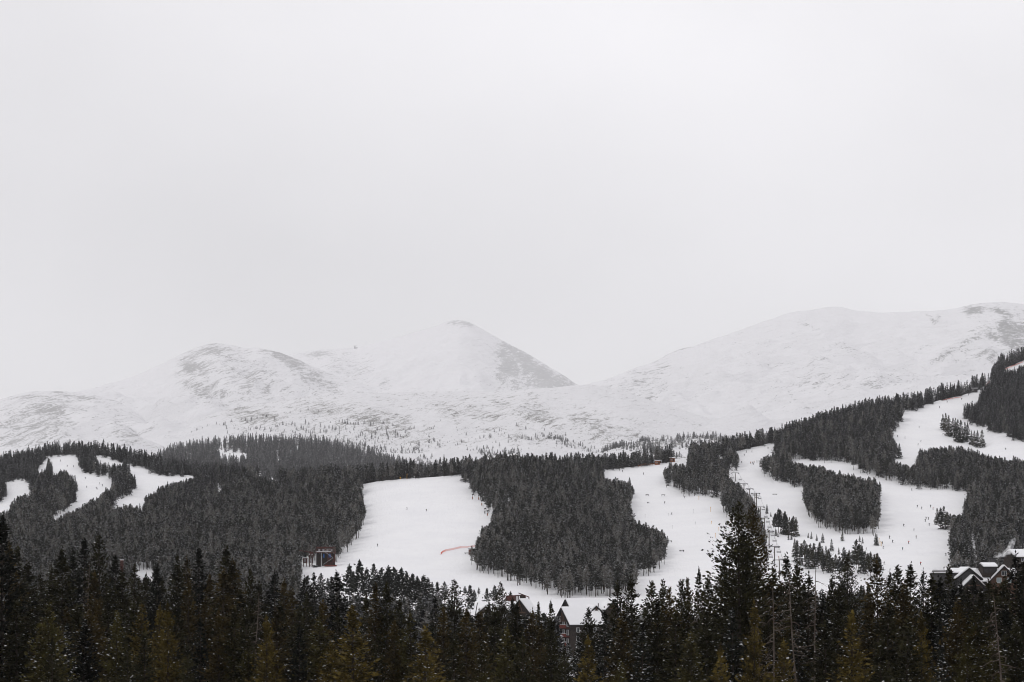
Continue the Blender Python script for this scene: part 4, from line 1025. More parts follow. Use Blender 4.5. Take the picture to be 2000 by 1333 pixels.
o = MB().box((-10.5, 4, zz(1140)), (6, 5, 2 * (zz(1117) - zz(1140)))).build('flat_wing', M['grey_wall'], lo)
MB().box((-10.5, 4, zz(1117) + .2), (6.5, 5.5, .35)).build('fascia', M['roof'], o); MB().box((-10.5, 4, zz(1117) + .55), (6.2, 5.2, .4)).build('snow_cap', M['roof_snow'], o)
o = MB().box((4.6, 1.0, zz(1106)), (1.3, 1.3, 5.0)).build('chimney', M['grey_wall'], lo)
MB().box((4.6, 1.0, zz(1106) + 2.6), (1.6, 1.6, .25)).build('chimney_cap', M['black'], o)
chim = lo.matrix_basis @ Vector((4.6, 1.0, zz(1106) + 2.7))
for xx in (-3.0, 0, 3.0): window(lo, T, (xx, -3.5, zz(1142)), '-y', 1.4, 1.5)
# a further snowy roof behind it
base = px_at(1992, 1120, 720); base.z = float(ground_z(base.x, base.y)) - .5
hb = empty('lodge_annex', base, math.radians(20)); gz = base.z
tag(hb, 'small dark building under a thick snow roof behind the right lodge', 'building')
t = gable_block(hb, (0, 0, 0), 0, 9, 7, 0, (HY - 1087) / F * 720 - gz, (HY - 1076) / F * 720 - gz, M['dark_wood'], oh=.6, snow=.6)
window(hb, t, (-1, -3.5, (HY - 1094) / F * 720 - gz), '-y', 1.4, 1.4)

# -- smoke drifting from the chimney
def smoke_mesh():
    path = [(0, 0, .0, .35), (1.2, .3, .55, .7), (2.6, .6, .9, .95), (4.0, .8, 1.3, 1.1), (5.2, 1.0, 2.3, 1.25), (6.0, 1.2, 3.6, 1.3), (6.8, 1.3, 5.0, 1.0), (7.6, 1.4, 6.2, .5)]
    vs, fs, nn = [], [], 12
    for i, (x, y, z, r) in enumerate(path):
        for k in range(nn):
            a_ = 2 * math.pi * k / nn; rr = r * (1 + .22 * math.sin(3 * a_ + i * 1.7) + .1 * math.sin(5 * a_ - i))
            vs.append((x + rr * math.sin(a_) * -.45, y + rr * math.cos(a_), z + rr * math.sin(a_) * .9))
    for i in range(len(path) - 1):
        for k in range(nn): fs.append((i * nn + k, i * nn + (k + 1) % nn, (i + 1) * nn + (k + 1) % nn, (i + 1) * nn + k))
    me = bpy.data.meshes.new('smoke')
    me.from_pydata(vs, [], fs + [tuple(range(nn))[::-1], tuple(range((len(path) - 1) * nn, len(path) * nn))])
    return me
m = bpy.data.materials.new('smoke'); m.use_nodes = True; t_ = m.node_tree; t_.nodes.clear()
o_ = t_.nodes.new('ShaderNodeOutputMaterial'); pv = t_.nodes.new('ShaderNodeVolumePrincipled')
pv.inputs['Color'].default_value = (.96, .96, .97, 1)
tcn = t_.nodes.new('ShaderNodeTexCoord'); nz = t_.nodes.new('ShaderNodeTexNoise'); nz.inputs['Scale'].default_value = .9; nz.inputs['Detail'].default_value = 4
t_.links.new(tcn.outputs['Object'], nz.inputs['Vector'])
rm = t_.nodes.new('ShaderNodeMapRange'); rm.inputs[1].default_value = .42; rm.inputs[2].default_value = .68; rm.inputs[3].default_value = 0; rm.inputs[4].default_value = .95
t_.links.new(nz.outputs['Fac'], rm.inputs[0]); t_.links.new(rm.outputs[0], pv.inputs['Density']); t_.links.new(pv.outputs[0], o_.inputs['Volume'])
sm = smoke_mesh(); sm.materials.append(m)
smo = link('smoke', sm); smo.location = chim
tag(smo, 'thin white chimney smoke drifting from the right lodge', 'smoke', kind='stuff')

# ------------------------------------------------------------------ lift station on stilts beside the wide run
g = pick(636, 1107); S = g.y / F
st = empty('lift_station', g, math.radians(4)); tag(st, 'red steel lift station on stilts with a snowy deck beside the wide run', 'lift station')
W = 40 * S; D = 7.0; dz = 27 * S
MB().box((0, 0, dz), (W, D, .35)).build('deck', M['red_steel'], st)
MB().box((-1.0, -.1, dz + .3), (W - 3.4, D - .3, .28)).build('deck_snow', M['roof_snow'], st)
for xx in (-W / 2 + .5, -W / 2 + 3.2, 1.2, W / 2 - .6):
    for yy in (-D / 2 + .4, D / 2 - .4): MB().bar((xx, yy, -1), (xx, yy, dz - .17), .16, n=6).build('post', M['red_steel'] if xx > 0 else M['grey_metal'], st)
rl = MB()
for i in range(14): rl.box((-W / 2 + W * i / 13, -D / 2 + .1, dz + .95), (.08, .08, 1.2))
for zr in (.7, 1.55): rl.box((0, -D / 2 + .1, dz + zr), (W, .07, .09))
rl.build('railing', M['red_steel'], st)
bk = MB()
for i in range(10): bk.box((-W / 2 + .6 + (W - 1.2) * i / 9, D / 2 - .1, dz + 1.6), (.12, .12, 3.0))
bk.box((0, D / 2 - .1, dz + 2.6), (W - .6, .12, .9)); bk.build('back_screen', M['red_steel'], st)
for xx in (-3.4, -1.2, 1.0, 3.2):
    MB().box((xx, -.8, dz + 1.25), (.95, .9, 1.0)).build('control_cabin', M['grey_metal'], st)
MB().box((W / 2 - .9, -.5, dz + 1.4), (1.5, 2.2, 2.4)).build('tower_cabin', M['taupe_wall'], st)
MB().box((1.4, D / 2 - .6, dz / 2 - .3), (W * .62, .25, dz - .3)).build('dark_backing', M['dark_wood'], st)  # added dark sheet, covers the bright snow under the deck
MB().box((-W * .36, D / 2 - .5, dz / 2 - .3), (W * .24, .25, dz - .3)).build('dark_backing', M['dark_wood'], st)  # added dark sheet in place of the dark forest behind
for xx, ww in ((-.9, .6), (2.3, 1.3)): MB().box((xx, -D / 2 + .6, dz - 1.9), (ww, .15, 2.0)).build('blue_panel', M['blue'], st)
for i in range(11):      # two flights of stairs
    MB().box((-.6 + i * .42, -D / 2 - .4, .4 + i * .3), (.46, 1.2, .09)).build('step', M['red_steel'], st)
    MB().box((3.6 - i * .36, -D / 2 - .4, 3.7 + i * .3), (.42, 1.2, .09)).build('step', M['red_steel'], st)
mb = MB(); mb.bar((-1.2, -D / 2 - 1, .9), (4.0, -D / 2 - 1, 4.4), .09); mb.bar((4.0, -D / 2 - 1, 4.6), (-.2, -D / 2 - 1, 7.6), .09); mb.build('handrail', M['grey_metal'], st)
mb = MB()
for xx in (.6, 3.0): mb.bar((xx, -D / 2 + .4, .2), (xx + 2.3, -D / 2 + .4, dz - .4), .09); mb.bar((xx + 2.3, -D / 2 + .4, .2), (xx, -D / 2 + .4, dz - .4), .09)
mb.build('cross_brace', M['red_steel'], st)
for xx, zc in ((1.2, 1.2), (3.2, 1.5), (4.6, 2.8), (2.2, 4.0)): MB().box((xx, -D / 2 + 1.0, zc), (1.5, 1.4, 1.3)).build('equipment_box', M['red_steel'], st)
MB().box((2.8, -D / 2 - 1.6, .25), (6.5, 1.3, .8)).build('plinth', M['red_wood'], st)

g = pick(606, 1108); S = g.y / F
gt = empty('lift_gantry', g); tag(gt, 'red steel lift gantry with a long boom left of the lift station', 'lift gantry')
for xx in (-.5, 1.0):
    for yy in (-.7, .7): MB().bar((xx, yy, -1), (xx, yy, 28 * S), .2).build('post', M['red_steel'], gt)
MB().bar((-7.6, 0, 32.5 * S), (1.6, 0, 27.5 * S), .26, n=4).build('boom', M['red_steel'], gt)
MB().bar((1.6, 0, 27.5 * S), (2.0, 0, 18 * S), .2, n=4).build('strut', M['red_steel'], gt)
mb = MB(); mb.box((.4, 0, 26.5 * S), (2.2, 2.0, 1.5)); mb.build('drive_housing', M['red_steel'], gt)
mb = MB()
for q in range(4): mb.bar((-.5, -.7, q * 1.7), (1.0, -.7, q * 1.7 + 1.7), .08); mb.bar((1.0, -.7, q * 1.7), (-.5, -.7, q * 1.7 + 1.7), .08)
mb.build('lattice', M['red_steel'], gt)
for xx, zc in ((-.4, 24.5 * S), (1.1, 24 * S)): MB().box((xx, -1.1, zc), (.5, .2, .5)).build('lamp', M['white_frame'], gt)
g = pick(596, 1108)
hu = empty('cabin', g); tag(hu, 'small red cabin capped with snow at the foot of the lift gantry', 'cabin')
for xx in (-.8, .8):
    for yy in (-.8, .8): MB().bar((xx, yy, -1), (xx, yy, 2.0), .12).build('post', M['red_steel'], hu)
MB().box((0, 0, 3.1), (2.1, 2.1, 2.3)).build('wall', M['red_steel'], hu); MB().box((0, 0, 4.4), (2.5, 2.5, .25)).build('roof', M['red_steel'], hu); MB().box((0, 0, 4.75), (2.3, 2.3, .45)).build('roof_snow', M['roof_snow'], hu)
window(hu, Matrix.Identity(4), (0, -1.05, 3.3), '-y', 1.0, 1.0)
g = pick(578, 1109)
for i, (px, w_) in enumerate(((614, 3.0), (622, 2.2), (615.5, 1.6))):
    g = pick(px, 1108 + i); sn = empty('snowmobile', g, R.uniform(0, 3)); tag(sn, ['dark snowmobile parked before the red lift station, leftmost of three', 'dark snowmobile parked before the red lift station, rightmost of three', 'dark snowmobile parked before the red lift station, middle of three'][i], 'snowmobile', 'snowmobiles by the lift station')
    MB().box((0, 0, .45), (2.4, .8, .5)).build('body', M['black'], sn, .1); MB().box((-.3, 0, .82), (1.2, .4, .25)).build('seat', M['black'], sn); MB().box((.85, 0, .95), (.1, .7, .4)).build('windscreen', M['grey_metal'], sn)
    for yy in (-.4, .4): MB().box((1.1, yy, .08), (1.2, .14, .08)).build('ski', M['grey_metal'], sn)

# -- lift terminal behind the left lodge
g = px_at(1012, 1185, 800); g.z = float(ground_z(g.x, g.y))
tm = empty('lift_terminal', g, math.radians(-20)); S = 800 / F
tag(tm, 'red steel lift terminal with projecting beams above the left lodge roof', 'lift terminal')
hz = (HY - 1164) / F * 800 - g.z
for xx in (-3, 0, 3): MB().bar((xx, 0, -1), (xx, 0, hz), .28, n=4).build('post', M['red_steel'], tm)
for yy, dzz in ((-.9, 0.3), (.9, .3)): MB().bar((-4.2, yy, hz - .2), (2.2, yy, hz + dzz), .2, n=4).build('beam', M['red_steel'], tm)
MB().bar((0.6, -1.2, hz + 1.1), (5.0, -1.2, hz - .5), .18, n=4).build('arm', M['red_steel'], tm); MB().bar((5.0, -1.2, hz - .5), (5.0, -1.2, hz - 2.6), .2, n=4).build('arm_leg', M['red_steel'], tm)
MB().box((-3.0, 0, hz - 1.0), (3.8, 2.4, 2.2)).build('machine_house', M['red_steel'], tm)
MB().box((1.8, 0, hz - .6), (1.6, 2.0, 1.4)).build('gearbox', M['dark_wood'], tm)
mb = MB()
for k in range(16):
    a0, a1 = 2 * math.pi * k / 16, 2 * math.pi * (k + 1) / 16
    mb.bar((-.4 + 1.7 * math.cos(a0), 1.7 * math.sin(a0), hz - 2.3), (-.4 + 1.7 * math.cos(a1), 1.7 * math.sin(a1), hz - 2.3), .14, n=4)
for k in range(4): mb.bar((-.4, 0, hz - 2.3), (-.4 + 1.65 * math.cos(k * math.pi / 2), 1.65 * math.sin(k * math.pi / 2), hz - 2.3), .08, n=4)
mb.build('bullwheel', M['red_steel'], tm)

# ------------------------------------------------------------------ small huts
def hut(px, py, w, d, h, wm, label, yaw=0.0, snow_h=.35, name='hut'):
    p = pick(px, py); o = empty(name, p, yaw); tag(o, label, name)
    MB().box((0, 0, h / 2 - .4), (w, d, h + .8)).build('wall', wm, o)
    MB().prism([(-d / 2 - .4, h), (d / 2 + .4, h + .6), (d / 2 + .4, h + .82), (-d / 2 - .4, h + .22)], -w / 2 - .4, w / 2 + .4).build('roof', M['roof'], o)
    MB().prism([(-d / 2 - .3, h + .2), (d / 2 + .3, h + .78), (d / 2 + .3, h + .8 + snow_h), (-d / 2 - .3, h + .22 + snow_h)], -w / 2 - .3, w / 2 + .3).build('roof_snow', M['roof_snow'], o)
    window(o, Matrix.Identity(4), (-w * .2, -d / 2, h * .55), '-y', min(1.2, w * .3), min(1.1, h * .4))
    dr = MB().box((w * .25, -d / 2 - .04, h * .4), (.9, .1, min(2.0, h * .8))).build('door', M['dark_wood'], o)
    MB().box((w * .25 + .3, -d / 2 - .12, h * .4), (.06, .08, .2)).build('handle', M['grey_metal'], dr)
    return p
hut(925, 1084, 4.5, 3.5, 2.9, M['red_steel'], 'small red shed at the end of the orange net fence', yaw=.5)
hut(1284, 905, 4.0, 3.5, 2.6, M['orange_wood'], 'orange wooden hut at the top of the terrain park, left one of two')
hut(1313, 903, 3.8, 3.5, 2.5, M['orange_wood'], 'orange wooden hut at the top of the terrain park, right one of two')
hut(1406, 906, 4.0, 4, 3.0, M['dark_wood'], 'dark lift hut under a bright snow roof among trees above the terrain park', snow_h=1.0)
hut(1902, 749, 6.0, 4, 3.0, M['grey_wall'], 'grey hut among the ridge trees at the top of the upper right piste')
p_ = px_at(238, 1107, 950); p_.z = float(ground_z(p_.x, p_.y))
rt = empty('pump_house', p_); tag(rt, 'slim red pump house with a snow cap rising from the left wood', 'pump house')
hh_ = (HY - 1096) / F * 950 - p_.z
MB().box((0, 0, hh_ / 2 - .5), (1.3, 1.3, hh_ + 1)).build('wall', M['red_steel'], rt); MB().box((0, 0, hh_ + .15), (1.6, 1.6, .25)).build('roof', M['red_wood'], rt); MB().box((0, 0, hh_ + .5), (1.5, 1.5, .45)).build('roof_snow', M['roof_snow'], rt)
# a far lift terminal on the saddle
q_ = Vector(surf_centre(np.array([695.0]), np.array([.99]))[0])
ft = empty('ridge_station', q_); tag(ft, 'tiny grey lift station on the saddle left of the central peak', 'lift station')
MB().box((0, 0, 2), (24, 10, 9)).build('wall', M['grey_metal'], ft); MB().box((-6, 0, 10), (6, 6, 12)).build('tower', M['grey_metal'], ft); MB().box((-4, 0, 17), (16, 5, 3)).build('roof', M['grey_metal'], ft)

# ------------------------------------------------------------------ fences
def net_fence(path, h, netm, label, posts=True, group=None):
    P = [pick(*q) for q in path]
    f = empty('net_fence', P[0]); tag(f, label, 'fence', group)
    dense = []
    for a_, b_ in zip(P[:-1], P[1:]):
        n = max(1, int((b_ - a_).length / 2.5))
        for i in range(n): 
            q = a_.lerp(b_, i / n); q.z = float(ground_z(q.x, q.y)); dense.append(q)
    dense.append(P[-1])
    L0 = [q - P[0] for q in dense]
    mb = MB()
    for a_, b_ in zip(L0[:-1], L0[1:]):
        for k in range(5): mb.bar(a_ + Vector((0, 0, .15 + k * (h - .15) / 4)), b_ + Vector((0, 0, .15 + k * (h - .15) / 4)), .035, n=3)
        nn = max(2, int((b_ - a_).length / .35))
        for i in range(nn): q = a_.lerp(b_, i / nn); mb.bar(q + Vector((0, 0, .15)), q + Vector((0, 0, h)), .04, n=3)
    mb.build('net', netm, f)
    for q in L0: MB().bar(q - Vector((0, 0, .3)), q + Vector((0, 0, h + .15)), .05, n=5).build('post', netm, f)
net_fence([(861, 1085), (864, 1081), (870, 1078.5), (885, 1075.5), (900, 1072.5), (915, 1070.7), (927, 1070)], 1.05, M['orange_net'], 'orange safety net fence curving across the foot of the wide run')
net_fence([(1842, 783), (1852, 781), (1866, 778.5), (1877, 776.5)], .6, M['orange_net'], 'low orange rope fence along the crest trees of the upper right piste')
net_fence([(1964, 722), (1978, 716), (1998, 708)], .7, M['orange_net'], 'orange rope fence at the top right corner of the piste')
net_fence([(1924, 752), (1926, 745), (1933, 740)], .9, M['orange_net'], 'orange net by the narrow gap in the ridge trees')
P = [pick(1247 + i * 4.6, 914 - i * 1.55) for i in range(8)]
rf = empty('rail_fence', P[0]); tag(rf, 'orange wooden rail fence along the trees at the top of the terrain park', 'fence')
for q in P: MB().bar(q - P[0] - Vector((0, 0, .4)), q - P[0] + Vector((0, 0, 1.5)), .12, n=4).build('post', M['orange_wood'], rf)
for a_, b_ in zip(P[:-1], P[1:]):
    for zc in (.75, 1.3): MB().bar(a_ - P[0] + Vector((0, 0, zc)), b_ - P[0] + Vector((0, 0, zc)), .09, n=4).build('rail', M['orange_wood'], rf)

# ------------------------------------------------------------------ poles, markers, snow-makers, park features
def marker(px, py, h, mt, label, group, r=.12, name='marker_pole'):
    p = pick(px, py); o = empty(name, p); tag(o, label, 'marker pole', group)
    MB().bar((0, 0, -.3), (0, 0, h), r, n=6).build('pole', mt, o); MB().box((0, 0, h - .25), (r * 3.2, r * 2.4, .5)).build('flag', mt, o)
marker(795, 936, 4.0, M['yellow'], 'thick yellow padded pole on the crest of the wide run', None, r=.32)
marker(782, 937, 1.6, M['yellow'], 'short yellow pad left of the thick yellow pole on the crest', None, r=.3)
marker(809, 935, 1.4, M['white_frame'], 'pale short post right of the thick yellow pole on the crest', None, r=.2)
for i, (px, py, h_) in enumerate(((1365, 979, 2.6), (1388, 1000, 3.2), (1390, 1025, 1.8), (1397, 1051, 2.6), (1404, 1038, 2.4))):
    marker(px, py, h_, M['yellow'], f'yellow marker pole in the terrain park, {nth(i)}', 'yellow marker poles in the terrain park')
for i, (px, py, h_) in enumerate(((1260, 1012, 2.2), (1306, 1009, 1.8), (1313, 1034, 2.2), (1354, 1004, 2.8), (1358, 1025, 1.8))):
    marker(px, py, h_, M['grey_metal'], f'thin grey pole in the terrain park, {nth(i)}', 'grey poles in the terrain park', r=.07)
for i, (px, py) in enumerate(((1717, 1063), (1719, 1066), (1722, 1068))): marker(px, py, 3.0 - .4 * i, M['yellow'], f'yellow bamboo pole beside the lone fir at the skiers\' run, {nth(i)}', 'yellow poles at the skiers\' run', r=.1)
marker(1521, 1096, 2.4, M['orange_wood'], 'orange pole below the lower chairlift', None)
marker(1685, 1160, 3.0, M['yellow'], 'yellow pole on the snow below the tight copse', None)
def snow_gun(px, py, label, pad):
    p = pick(px, py); o = empty('snow_gun', p); tag(o, label, 'snow gun', 'snow guns and padded posts along the wide run')
    MB().bar((0, 0, -.3), (0, 0, 3.2), .1, n=6).build('mast', M['steel'], o); MB().bar((-.3, 0, 3.1), (.7, -.3, 3.5), .36, .42, n=10).build('barrel', M['black'], o)
    MB().bar((0, 0, .2), (0, 0, 1.8), .32, n=8).build('pad', pad, o); MB().bar((0, 0, 3.55), (0, 0, 3.75), .5, n=8).build('snow_cap', M['roof_snow'], o)
for i, (px, py) in enumerate(((903, 935), (908, 944), (923, 976), (935, 977), (941, 989), (947, 1004), (952, 1009))):
    snow_gun(px, py, f'dark snow gun on an orange padded post along the wide run, {nth(i)}', M['orange_wood'] if i in (2, 3, 4, 6) else M['black'])
def park_box(px, py, L, label, yaw, hgt=.9):
    p = pick(px, py); o = empty('park_rail', p, yaw); tag(o, label, 'park rail', 'boxes and rails in the terrain park')
    MB().box((0, 0, hgt), (L, .5, .35)).build('deck', M['black'], o)
    for xx in (-L * .38, L * .38): MB().box((xx, 0, hgt / 2 - .25), (.25, .4, hgt + .4)).build('leg', M['black'], o)
park_box(1295.5, 970, 2.6, 'short black box in front of the largest kicker', 0, 1.0)
park_box(1264, 970, 2.2, 'low dark rail left of the largest kicker', .2, .8)
park_box(1266, 984, 1.4, 'tiny dark rail below the left side of the largest kicker', .1, .7)
park_box(1331.6, 1078, 3.2, 'long dark rail lying askew on the lower park', -.75, .7)
park_box(1308, 1060, 2.8, 'dark rail at the left edge of the lower park', -.6, .7)
park_box(1513, 967, 3.0, 'dark sled standing alone on the chairlift run', .1, .5)
park_box(914, 1083, 4.0, 'dark bench beside the red shed at the net fence', .1, .6)

# ------------------------------------------------------------------ chairlift
TOWERS = [(1423, 939, 21), (1436, 942, 17), (1453, 967, 21), (1464, 972, 17), (1476, 1001, 36), (1485, 1015, 24), (1493, 1038, 25), (1502, 1072, 34), (1512.5, 1103, 34), (1522, 1132, 37)]
tops = []
for i, (px, py, hpx) in enumerate(TOWERS):
    p = pick(px, py); H = hpx * p.y / F
    o = empty('lift_tower', p, math.radians(12)); tag(o, f'slim brown chairlift tower on the chairlift run, {"uppermost" if i == 0 else ("lowest" if i == len(TOWERS) - 1 else ORD[i] + " from the top")}', 'lift tower', 'chairlift towers')
    if i == 4:
        for xx in (-.7, .7): MB().bar((xx, 0, -.5), (xx * .8, 0, H), .3, .24, n=8).build('pole', M['brown_steel'], o)
    else: MB().bar((0, 0, -.5), (0, 0, H), .26, .2, n=8).build('pole', M['brown_steel'], o)
    ca = MB().box((0, 0, H), (5.4 if i < 4 else 6.2, .3, .32)).build('crossarm', M['steel'], o)
    for xx in (-2.6, 2.6): MB().box((xx, 0, H - .35), (.18, 2.4, .34)).build('sheave_assembly', M['black'], ca)
    if i == 4: MB().box((0, 0, H - 1.2), (5.0, .3, .3)).build('lower_crossarm', M['steel'], o)
    MB().bar((.32, 0, .5), (.32, 0, H - .5), .05, n=4).build('ladder', M['steel'], o)
    Rm = Matrix.Rotation(math.radians(12), 3, 'Z')
    tops.append([p + Rm @ Vector((s * 2.6, 0, H - .6)) for s in (-1, 1)])
for s in (0, 1):
    r = MB()
    pts = [t[s] for t in tops]
    for a_, b_ in zip(pts[:-1], pts[1:]):
        m_ = a_.lerp(b_, .5) - Vector((0, 0, .012 * (b_ - a_).length))
        r.bar(a_ - pts[0], m_ - pts[0], .035, n=4); r.bar(m_ - pts[0], b_ - pts[0], .035, n=4)
    o = r.build('haul_rope', M['black'], None); o.location = pts[0]
    tag(o, ['dark haul rope on the left side of the chairlift towers', 'dark haul rope on the right side of the chairlift towers'][s], 'rope')
proto = None
ci = [0, 0]
for s in (0, 1):
    pts = [t[s] for t in tops]
    seg = [(b_ - a_).length for a_, b_ in zip(pts[:-1], pts[1:])]
    tot = sum(seg); n = 17
    for k in range(n):
        d = tot * (k + .4 + .3 * s) / n; i = 0
        while d > seg[i]: d -= seg[i]; i += 1
        f_ = d / seg[i]; q = pts[i].lerp(pts[i + 1], f_) - Vector((0, 0, .048 * seg[i] * f_ * (1 - f_) + .02))
        if proto is None:
            proto = empty('lift_chair', q)
            MB().bar((0, 0, 0), (0, 0, -1.3), .05, n=4).build('hanger', M['steel'], proto)
            fr = MB()
            arc = [Vector((1.15 * math.cos(u), 0, -2.05 + .75 * math.sin(u))) for u in np.linspace(0, math.pi, 9)]
            for a_, b_ in zip(arc[:-1], arc[1:]): fr.bar(a_, b_, .08, n=5)
            fr.bar(arc[0], (1.15, 0, -2.75), .07, n=5); fr.bar(arc[-1], (-1.15, 0, -2.75), .07, n=5)
            fr.build('frame', M['white_frame'], proto)
            MB().box((0, -.25, -2.75), (2.2, .55, .12)).build('seat', M['black'], proto); MB().box((0, .05, -2.4), (2.2, .1, .55)).build('backrest', M['grey_metal'], proto)
            MB().box((0, -.25, -2.64), (2.1, .5, .1)).build('seat_snow', M['roof_snow'], proto)
            o = proto
        else:
            o = proto.copy(); COL.objects.link(o)
            for c in list(proto.children):
                cc = c.copy(); COL.objects.link(cc); cc.parent = o
        o.location = q
        tag(o, f'empty chair on the {"left" if s == 0 else "right"} rope of the chairlift, {"uppermost" if k == 0 else ("lowest" if k == n - 1 else NUM[k] + " from the top")}', 'lift chair', 'chairs on the chairlift')

# ------------------------------------------------------------------ skiers
def body_mesh(pose):
    """one continuous skinned figure about 1.75 m tall; pose: lean, knee bend, arm spread"""
    lean, bend, spread, stance = pose
    J = {}
    hip = Vector((0, .10 * bend, .92 - .16 * bend)); chest = hip + Vector((lean * .25, -.22 * bend - .02, .40)); neck = chest + Vector((lean * .06, -.05 * bend, .17)); head = neck + Vector((0, -.04, .16))
    vs = [hip, hip + (chest - hip) * .5, chest, neck, head, head + Vector((0, 0, .08))]
    rad = [.16, .155, .19, .075, .115, .09]
    ed = [(0, 1), (1, 2), (2, 3), (3, 4), (4, 5)]
    for s in (-1, 1):
        k0 = len(vs)
        knee = Vector((s * (stance * .7), -.16 * bend - .02, .50 - .05 * bend)); ank = Vector((s * stance, .02, .09)); toe = Vector((s * stance, -.16, .05))
        vs += [Vector((s * .10, hip.y, hip.z - .06)), knee, ank, toe]; rad += [.115, .085, .07, .055]
        ed += [(0, k0), (k0, k0 + 1), (k0 + 1, k0 + 2), (k0 + 2, k0 + 3)]
        k1_ = len(vs)
        sh = chest + Vector((s * .19, 0, .08)); el = sh + Vector((s * (.10 + .2 * spread), -.14, -.24)); ha = el + Vector((s * .12 * spread, -.24, .02))
        vs += [sh, el, ha]; rad += [.09, .07, .055]
        ed += [(2, k1_), (k1_, k1_ + 1), (k1_ + 1, k1_ + 2)]
    me = bpy.data.meshes.new('person'); me.from_pydata(vs, ed, [])
    o = bpy.data.objects.new('tmp', me); COL.objects.link(o)
    md = o.modifiers.new('skin', 'SKIN')
    for i, r_ in enumerate(rad): me.skin_vertices[0].data[i].radius = (r_, r_); 
    me.skin_vertices[0].data[0].use_root = True
    sb = o.modifiers.new('sub', 'SUBSURF'); sb.levels = 1
    dg = bpy.context.evaluated_depsgraph_get(); ev = o.evaluated_get(dg)
    nm = bpy.data.meshes.new_from_object(ev)
    bpy.data.objects.remove(o)
    for m_ in (M['cloth'], M['trousers'], M['black'], M['skin']): nm.materials.append(m_)
    for p in nm.polygons:
        c = p.center
        p.material_index = 1 if c.z < hip.z + .02 and abs(c.x) < .3 else (0 if c.z < neck.z + .02 else (3 if (c.y < head.y - .05 and c.z < head.z + .05) else 2))
        p.use_smooth = True
    nm.name = 'person'
    return nm
POSES = [body_mesh(p) for p in ((0, .4, .6, .12), (.5, .9, 1.0, .2), (-.5, .8, .9, .22), (0, .05, .3, .1))]
mb = MB(); mb.box((0, -.05, .025), (.09, 1.7, .03)); mb.bm.verts.ensure_lookup_table()
ski_o = mb.build('ski', M['black'], None); ski_me = ski_o.data; bpy.data.objects.remove(ski_o)
JACK = {'black': (.016, .016, .018), 'navy': (.02, .03, .06), 'grey': (.07, .07, .075), 'red': (.42, .03, .03), 'teal': (.02, .12, .12), 'olive': (.09, .09, .03), 'brown': (.10, .06, .04), 'orange': (.5, .16, .03)}
SKIERS = {
 'on the wide empty run': [(795, 996, 'black', 3), (833, 1000, 'olive', 1), (737, 1068, 'black', 3)],
 'on the far left pistes': [(118, 902, 'black', 0), (131.5, 912, 'black', 1), (143.5, 913, 'grey', 0), (166.5, 936.5, 'black', 3), (195, 947, 'black', 1), (200, 951, 'navy', 0), (169.5, 954, 'black', 3), (190, 957, 'black', 2), (188, 955.5, 'grey', 0)],
 'in the terrain park': [(1311.6, 1006, 'black', 1), (1239.6, 1008, 'black', 3), (1412.6, 1056, 'black', 3), (1416, 1054, 'grey', 0), (1298, 985, 'black', 1), (1257, 928, 'black', 0), (1215.6, 923, 'grey', 3), (1337, 975, 'black', 0)],
 'at the top of the chairlift run': [(1453.5, 891, 'black', 0), (1458, 885, 'grey', 3), (1468.5, 884, 'black', 2), (1448.5, 906, 'black', 3), (1466, 907, 'orange', 0), (1470, 906, 'brown', 1), (1473, 905.5, 'orange', 3), (1472, 909, 'black', 0), (1478.5, 905, 'black', 3), (1482.5, 904, 'black', 3), (1500, 878, 'black', 0), (1494, 873, 'grey', 1)],
 'on the upper right piste': [(1793, 871, 'black', 1), (1798.5, 865, 'black', 0), (1767.5, 857, 'black', 3), (1753, 855, 'grey', 3), (1795, 837, 'black', 0), (1835, 798, 'grey', 0), (1850, 787, 'black', 2), (1878, 782, 'black', 1), (1881, 794, 'grey', 0), (1892, 773, 'navy', 3), (1964, 880, 'black', 2)],
 'on the lower right piste': [(1780.7, 959.5, 'black', 0), (1791.8, 992.5, 'black', 1), (1800, 995.5, 'grey', 0), (1817.5, 992, 'black', 3), (1822.3, 996, 'red', 0), (1809, 1014.5, 'black', 2), (1813.5, 1016, 'grey', 3), (1807.5, 1020.5, 'black', 0), (1814.8, 1028.5, 'navy', 3), (1764.5, 1029.5, 'black', 1), (1785, 1038.5, 'black', 3), (1737, 1052.5, 'black', 3), (1743.3, 1061.5, 'navy', 2), (1774.5, 1063.5, 'red', 0), (1789.3, 1052.5, 'brown', 3), (1763, 1076, 'teal', 0), (1724.7, 1073.5, 'black', 1), (1691.7, 1076, 'navy', 3), (1723.5, 1064, 'grey', 0), (1726.5, 1103.5, 'black', 2), (1798, 1104.5, 'red', 0), (1847.5, 1086.5, 'black', 1), (1843.5, 1114, 'black', 2)],
}
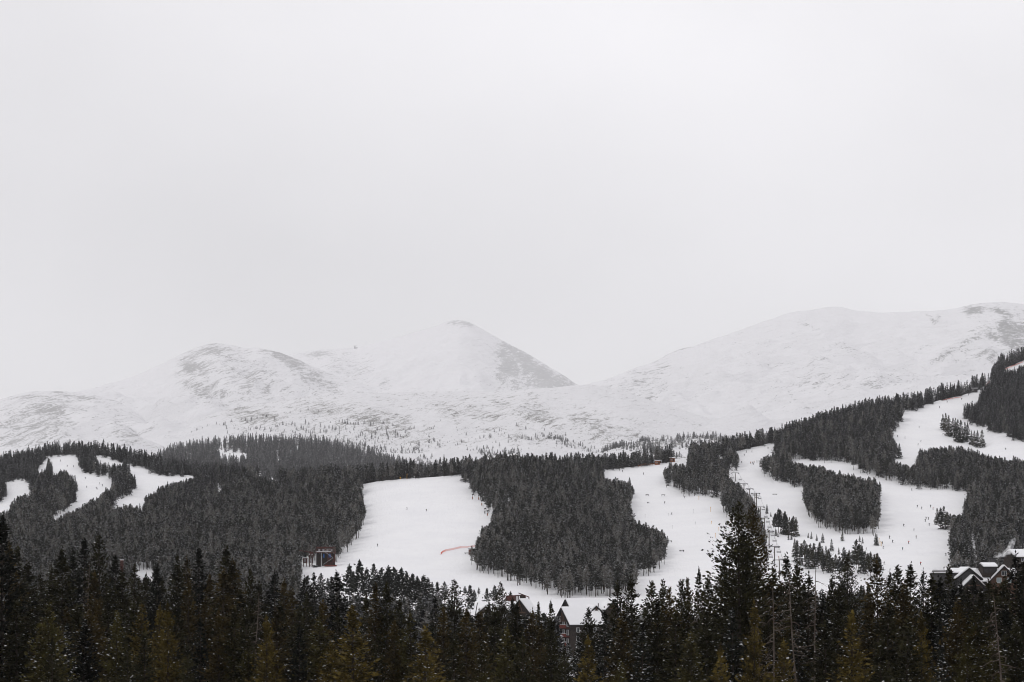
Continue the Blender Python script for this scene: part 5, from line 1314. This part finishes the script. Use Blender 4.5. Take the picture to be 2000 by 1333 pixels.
for zone, ls in SKIERS.items():
    by = {}
    for s in ls: by.setdefault(s[2], []).append(s)
    for cl, ss in by.items():
        ss.sort()
        for i, (px, py, _, po) in enumerate(ss):
            p = pick(px, py)
            o = link('person', POSES[po]); o.location = p; sc_ = R.uniform(.98, 1.1); o.scale = (sc_, sc_, sc_)
            o.rotation_euler = (0, 0, R.uniform(-1.2, 1.2)); o.color = (*JACK[cl], 1)
            many = ['', '', 'two', 'three', 'four', 'five', 'six', 'seven', 'eight', 'nine', 'ten', 'eleven', 'twelve', 'thirteen', 'fourteen'][len(ss)]
            lab = f'{cl}-jacketed skier {zone}' + (f', {nth(i)} of {many}' if len(ss) > 1 else '')
            tag(o, lab, 'skier', 'skiers ' + zone)
            for sx in (-1, 1):
                k_ = bpy.data.objects.new('ski', ski_me); COL.objects.link(k_); k_.parent = o; k_.location = (sx * (.12, .2, .22, .1)[po], 0, 0)

# ------------------------------------------------------------------ haze between here and the peaks
hz_m = bpy.data.materials.new('haze'); hz_m.use_nodes = True
t_ = hz_m.node_tree; t_.nodes.clear()
o_ = t_.nodes.new('ShaderNodeOutputMaterial'); pv = t_.nodes.new('ShaderNodeVolumePrincipled')
pv.inputs['Color'].default_value = (0.97, 0.97, 0.985, 1); pv.inputs['Density'].default_value = HAZE; pv.inputs['Anisotropy'].default_value = 0.0
t_.links.new(pv.outputs[0], o_.inputs['Volume'])
bb = [o.matrix_world for o in ()]
zmin, ztop, xmax, ymax = 0.0, 0.0, 0.0, 0.0
for o in SC.objects:
    if o.type == 'MESH' and o.get('kind') == 'structure':
        co = np.empty(len(o.data.vertices) * 3, np.float32); o.data.vertices.foreach_get('co', co); co = co.reshape(-1, 3)
        zmin = min(zmin, float(co[:, 2].min())); ztop = max(ztop, float(co[:, 2].max())); xmax = max(xmax, float(np.abs(co[:, 0]).max())); ymax = max(ymax, float(co[:, 1].max()))
hz_o = MB().box((0, (ymax + 50 - 130) / 2, (zmin - 1 + ztop + 25) / 2), (2 * xmax + 60, ymax + 50 + 130, ztop + 25 - zmin + 1)).build('haze', hz_m, None)
tag(hz_o, 'pale snowy haze filling the air towards the peaks', 'haze', kind='stuff')
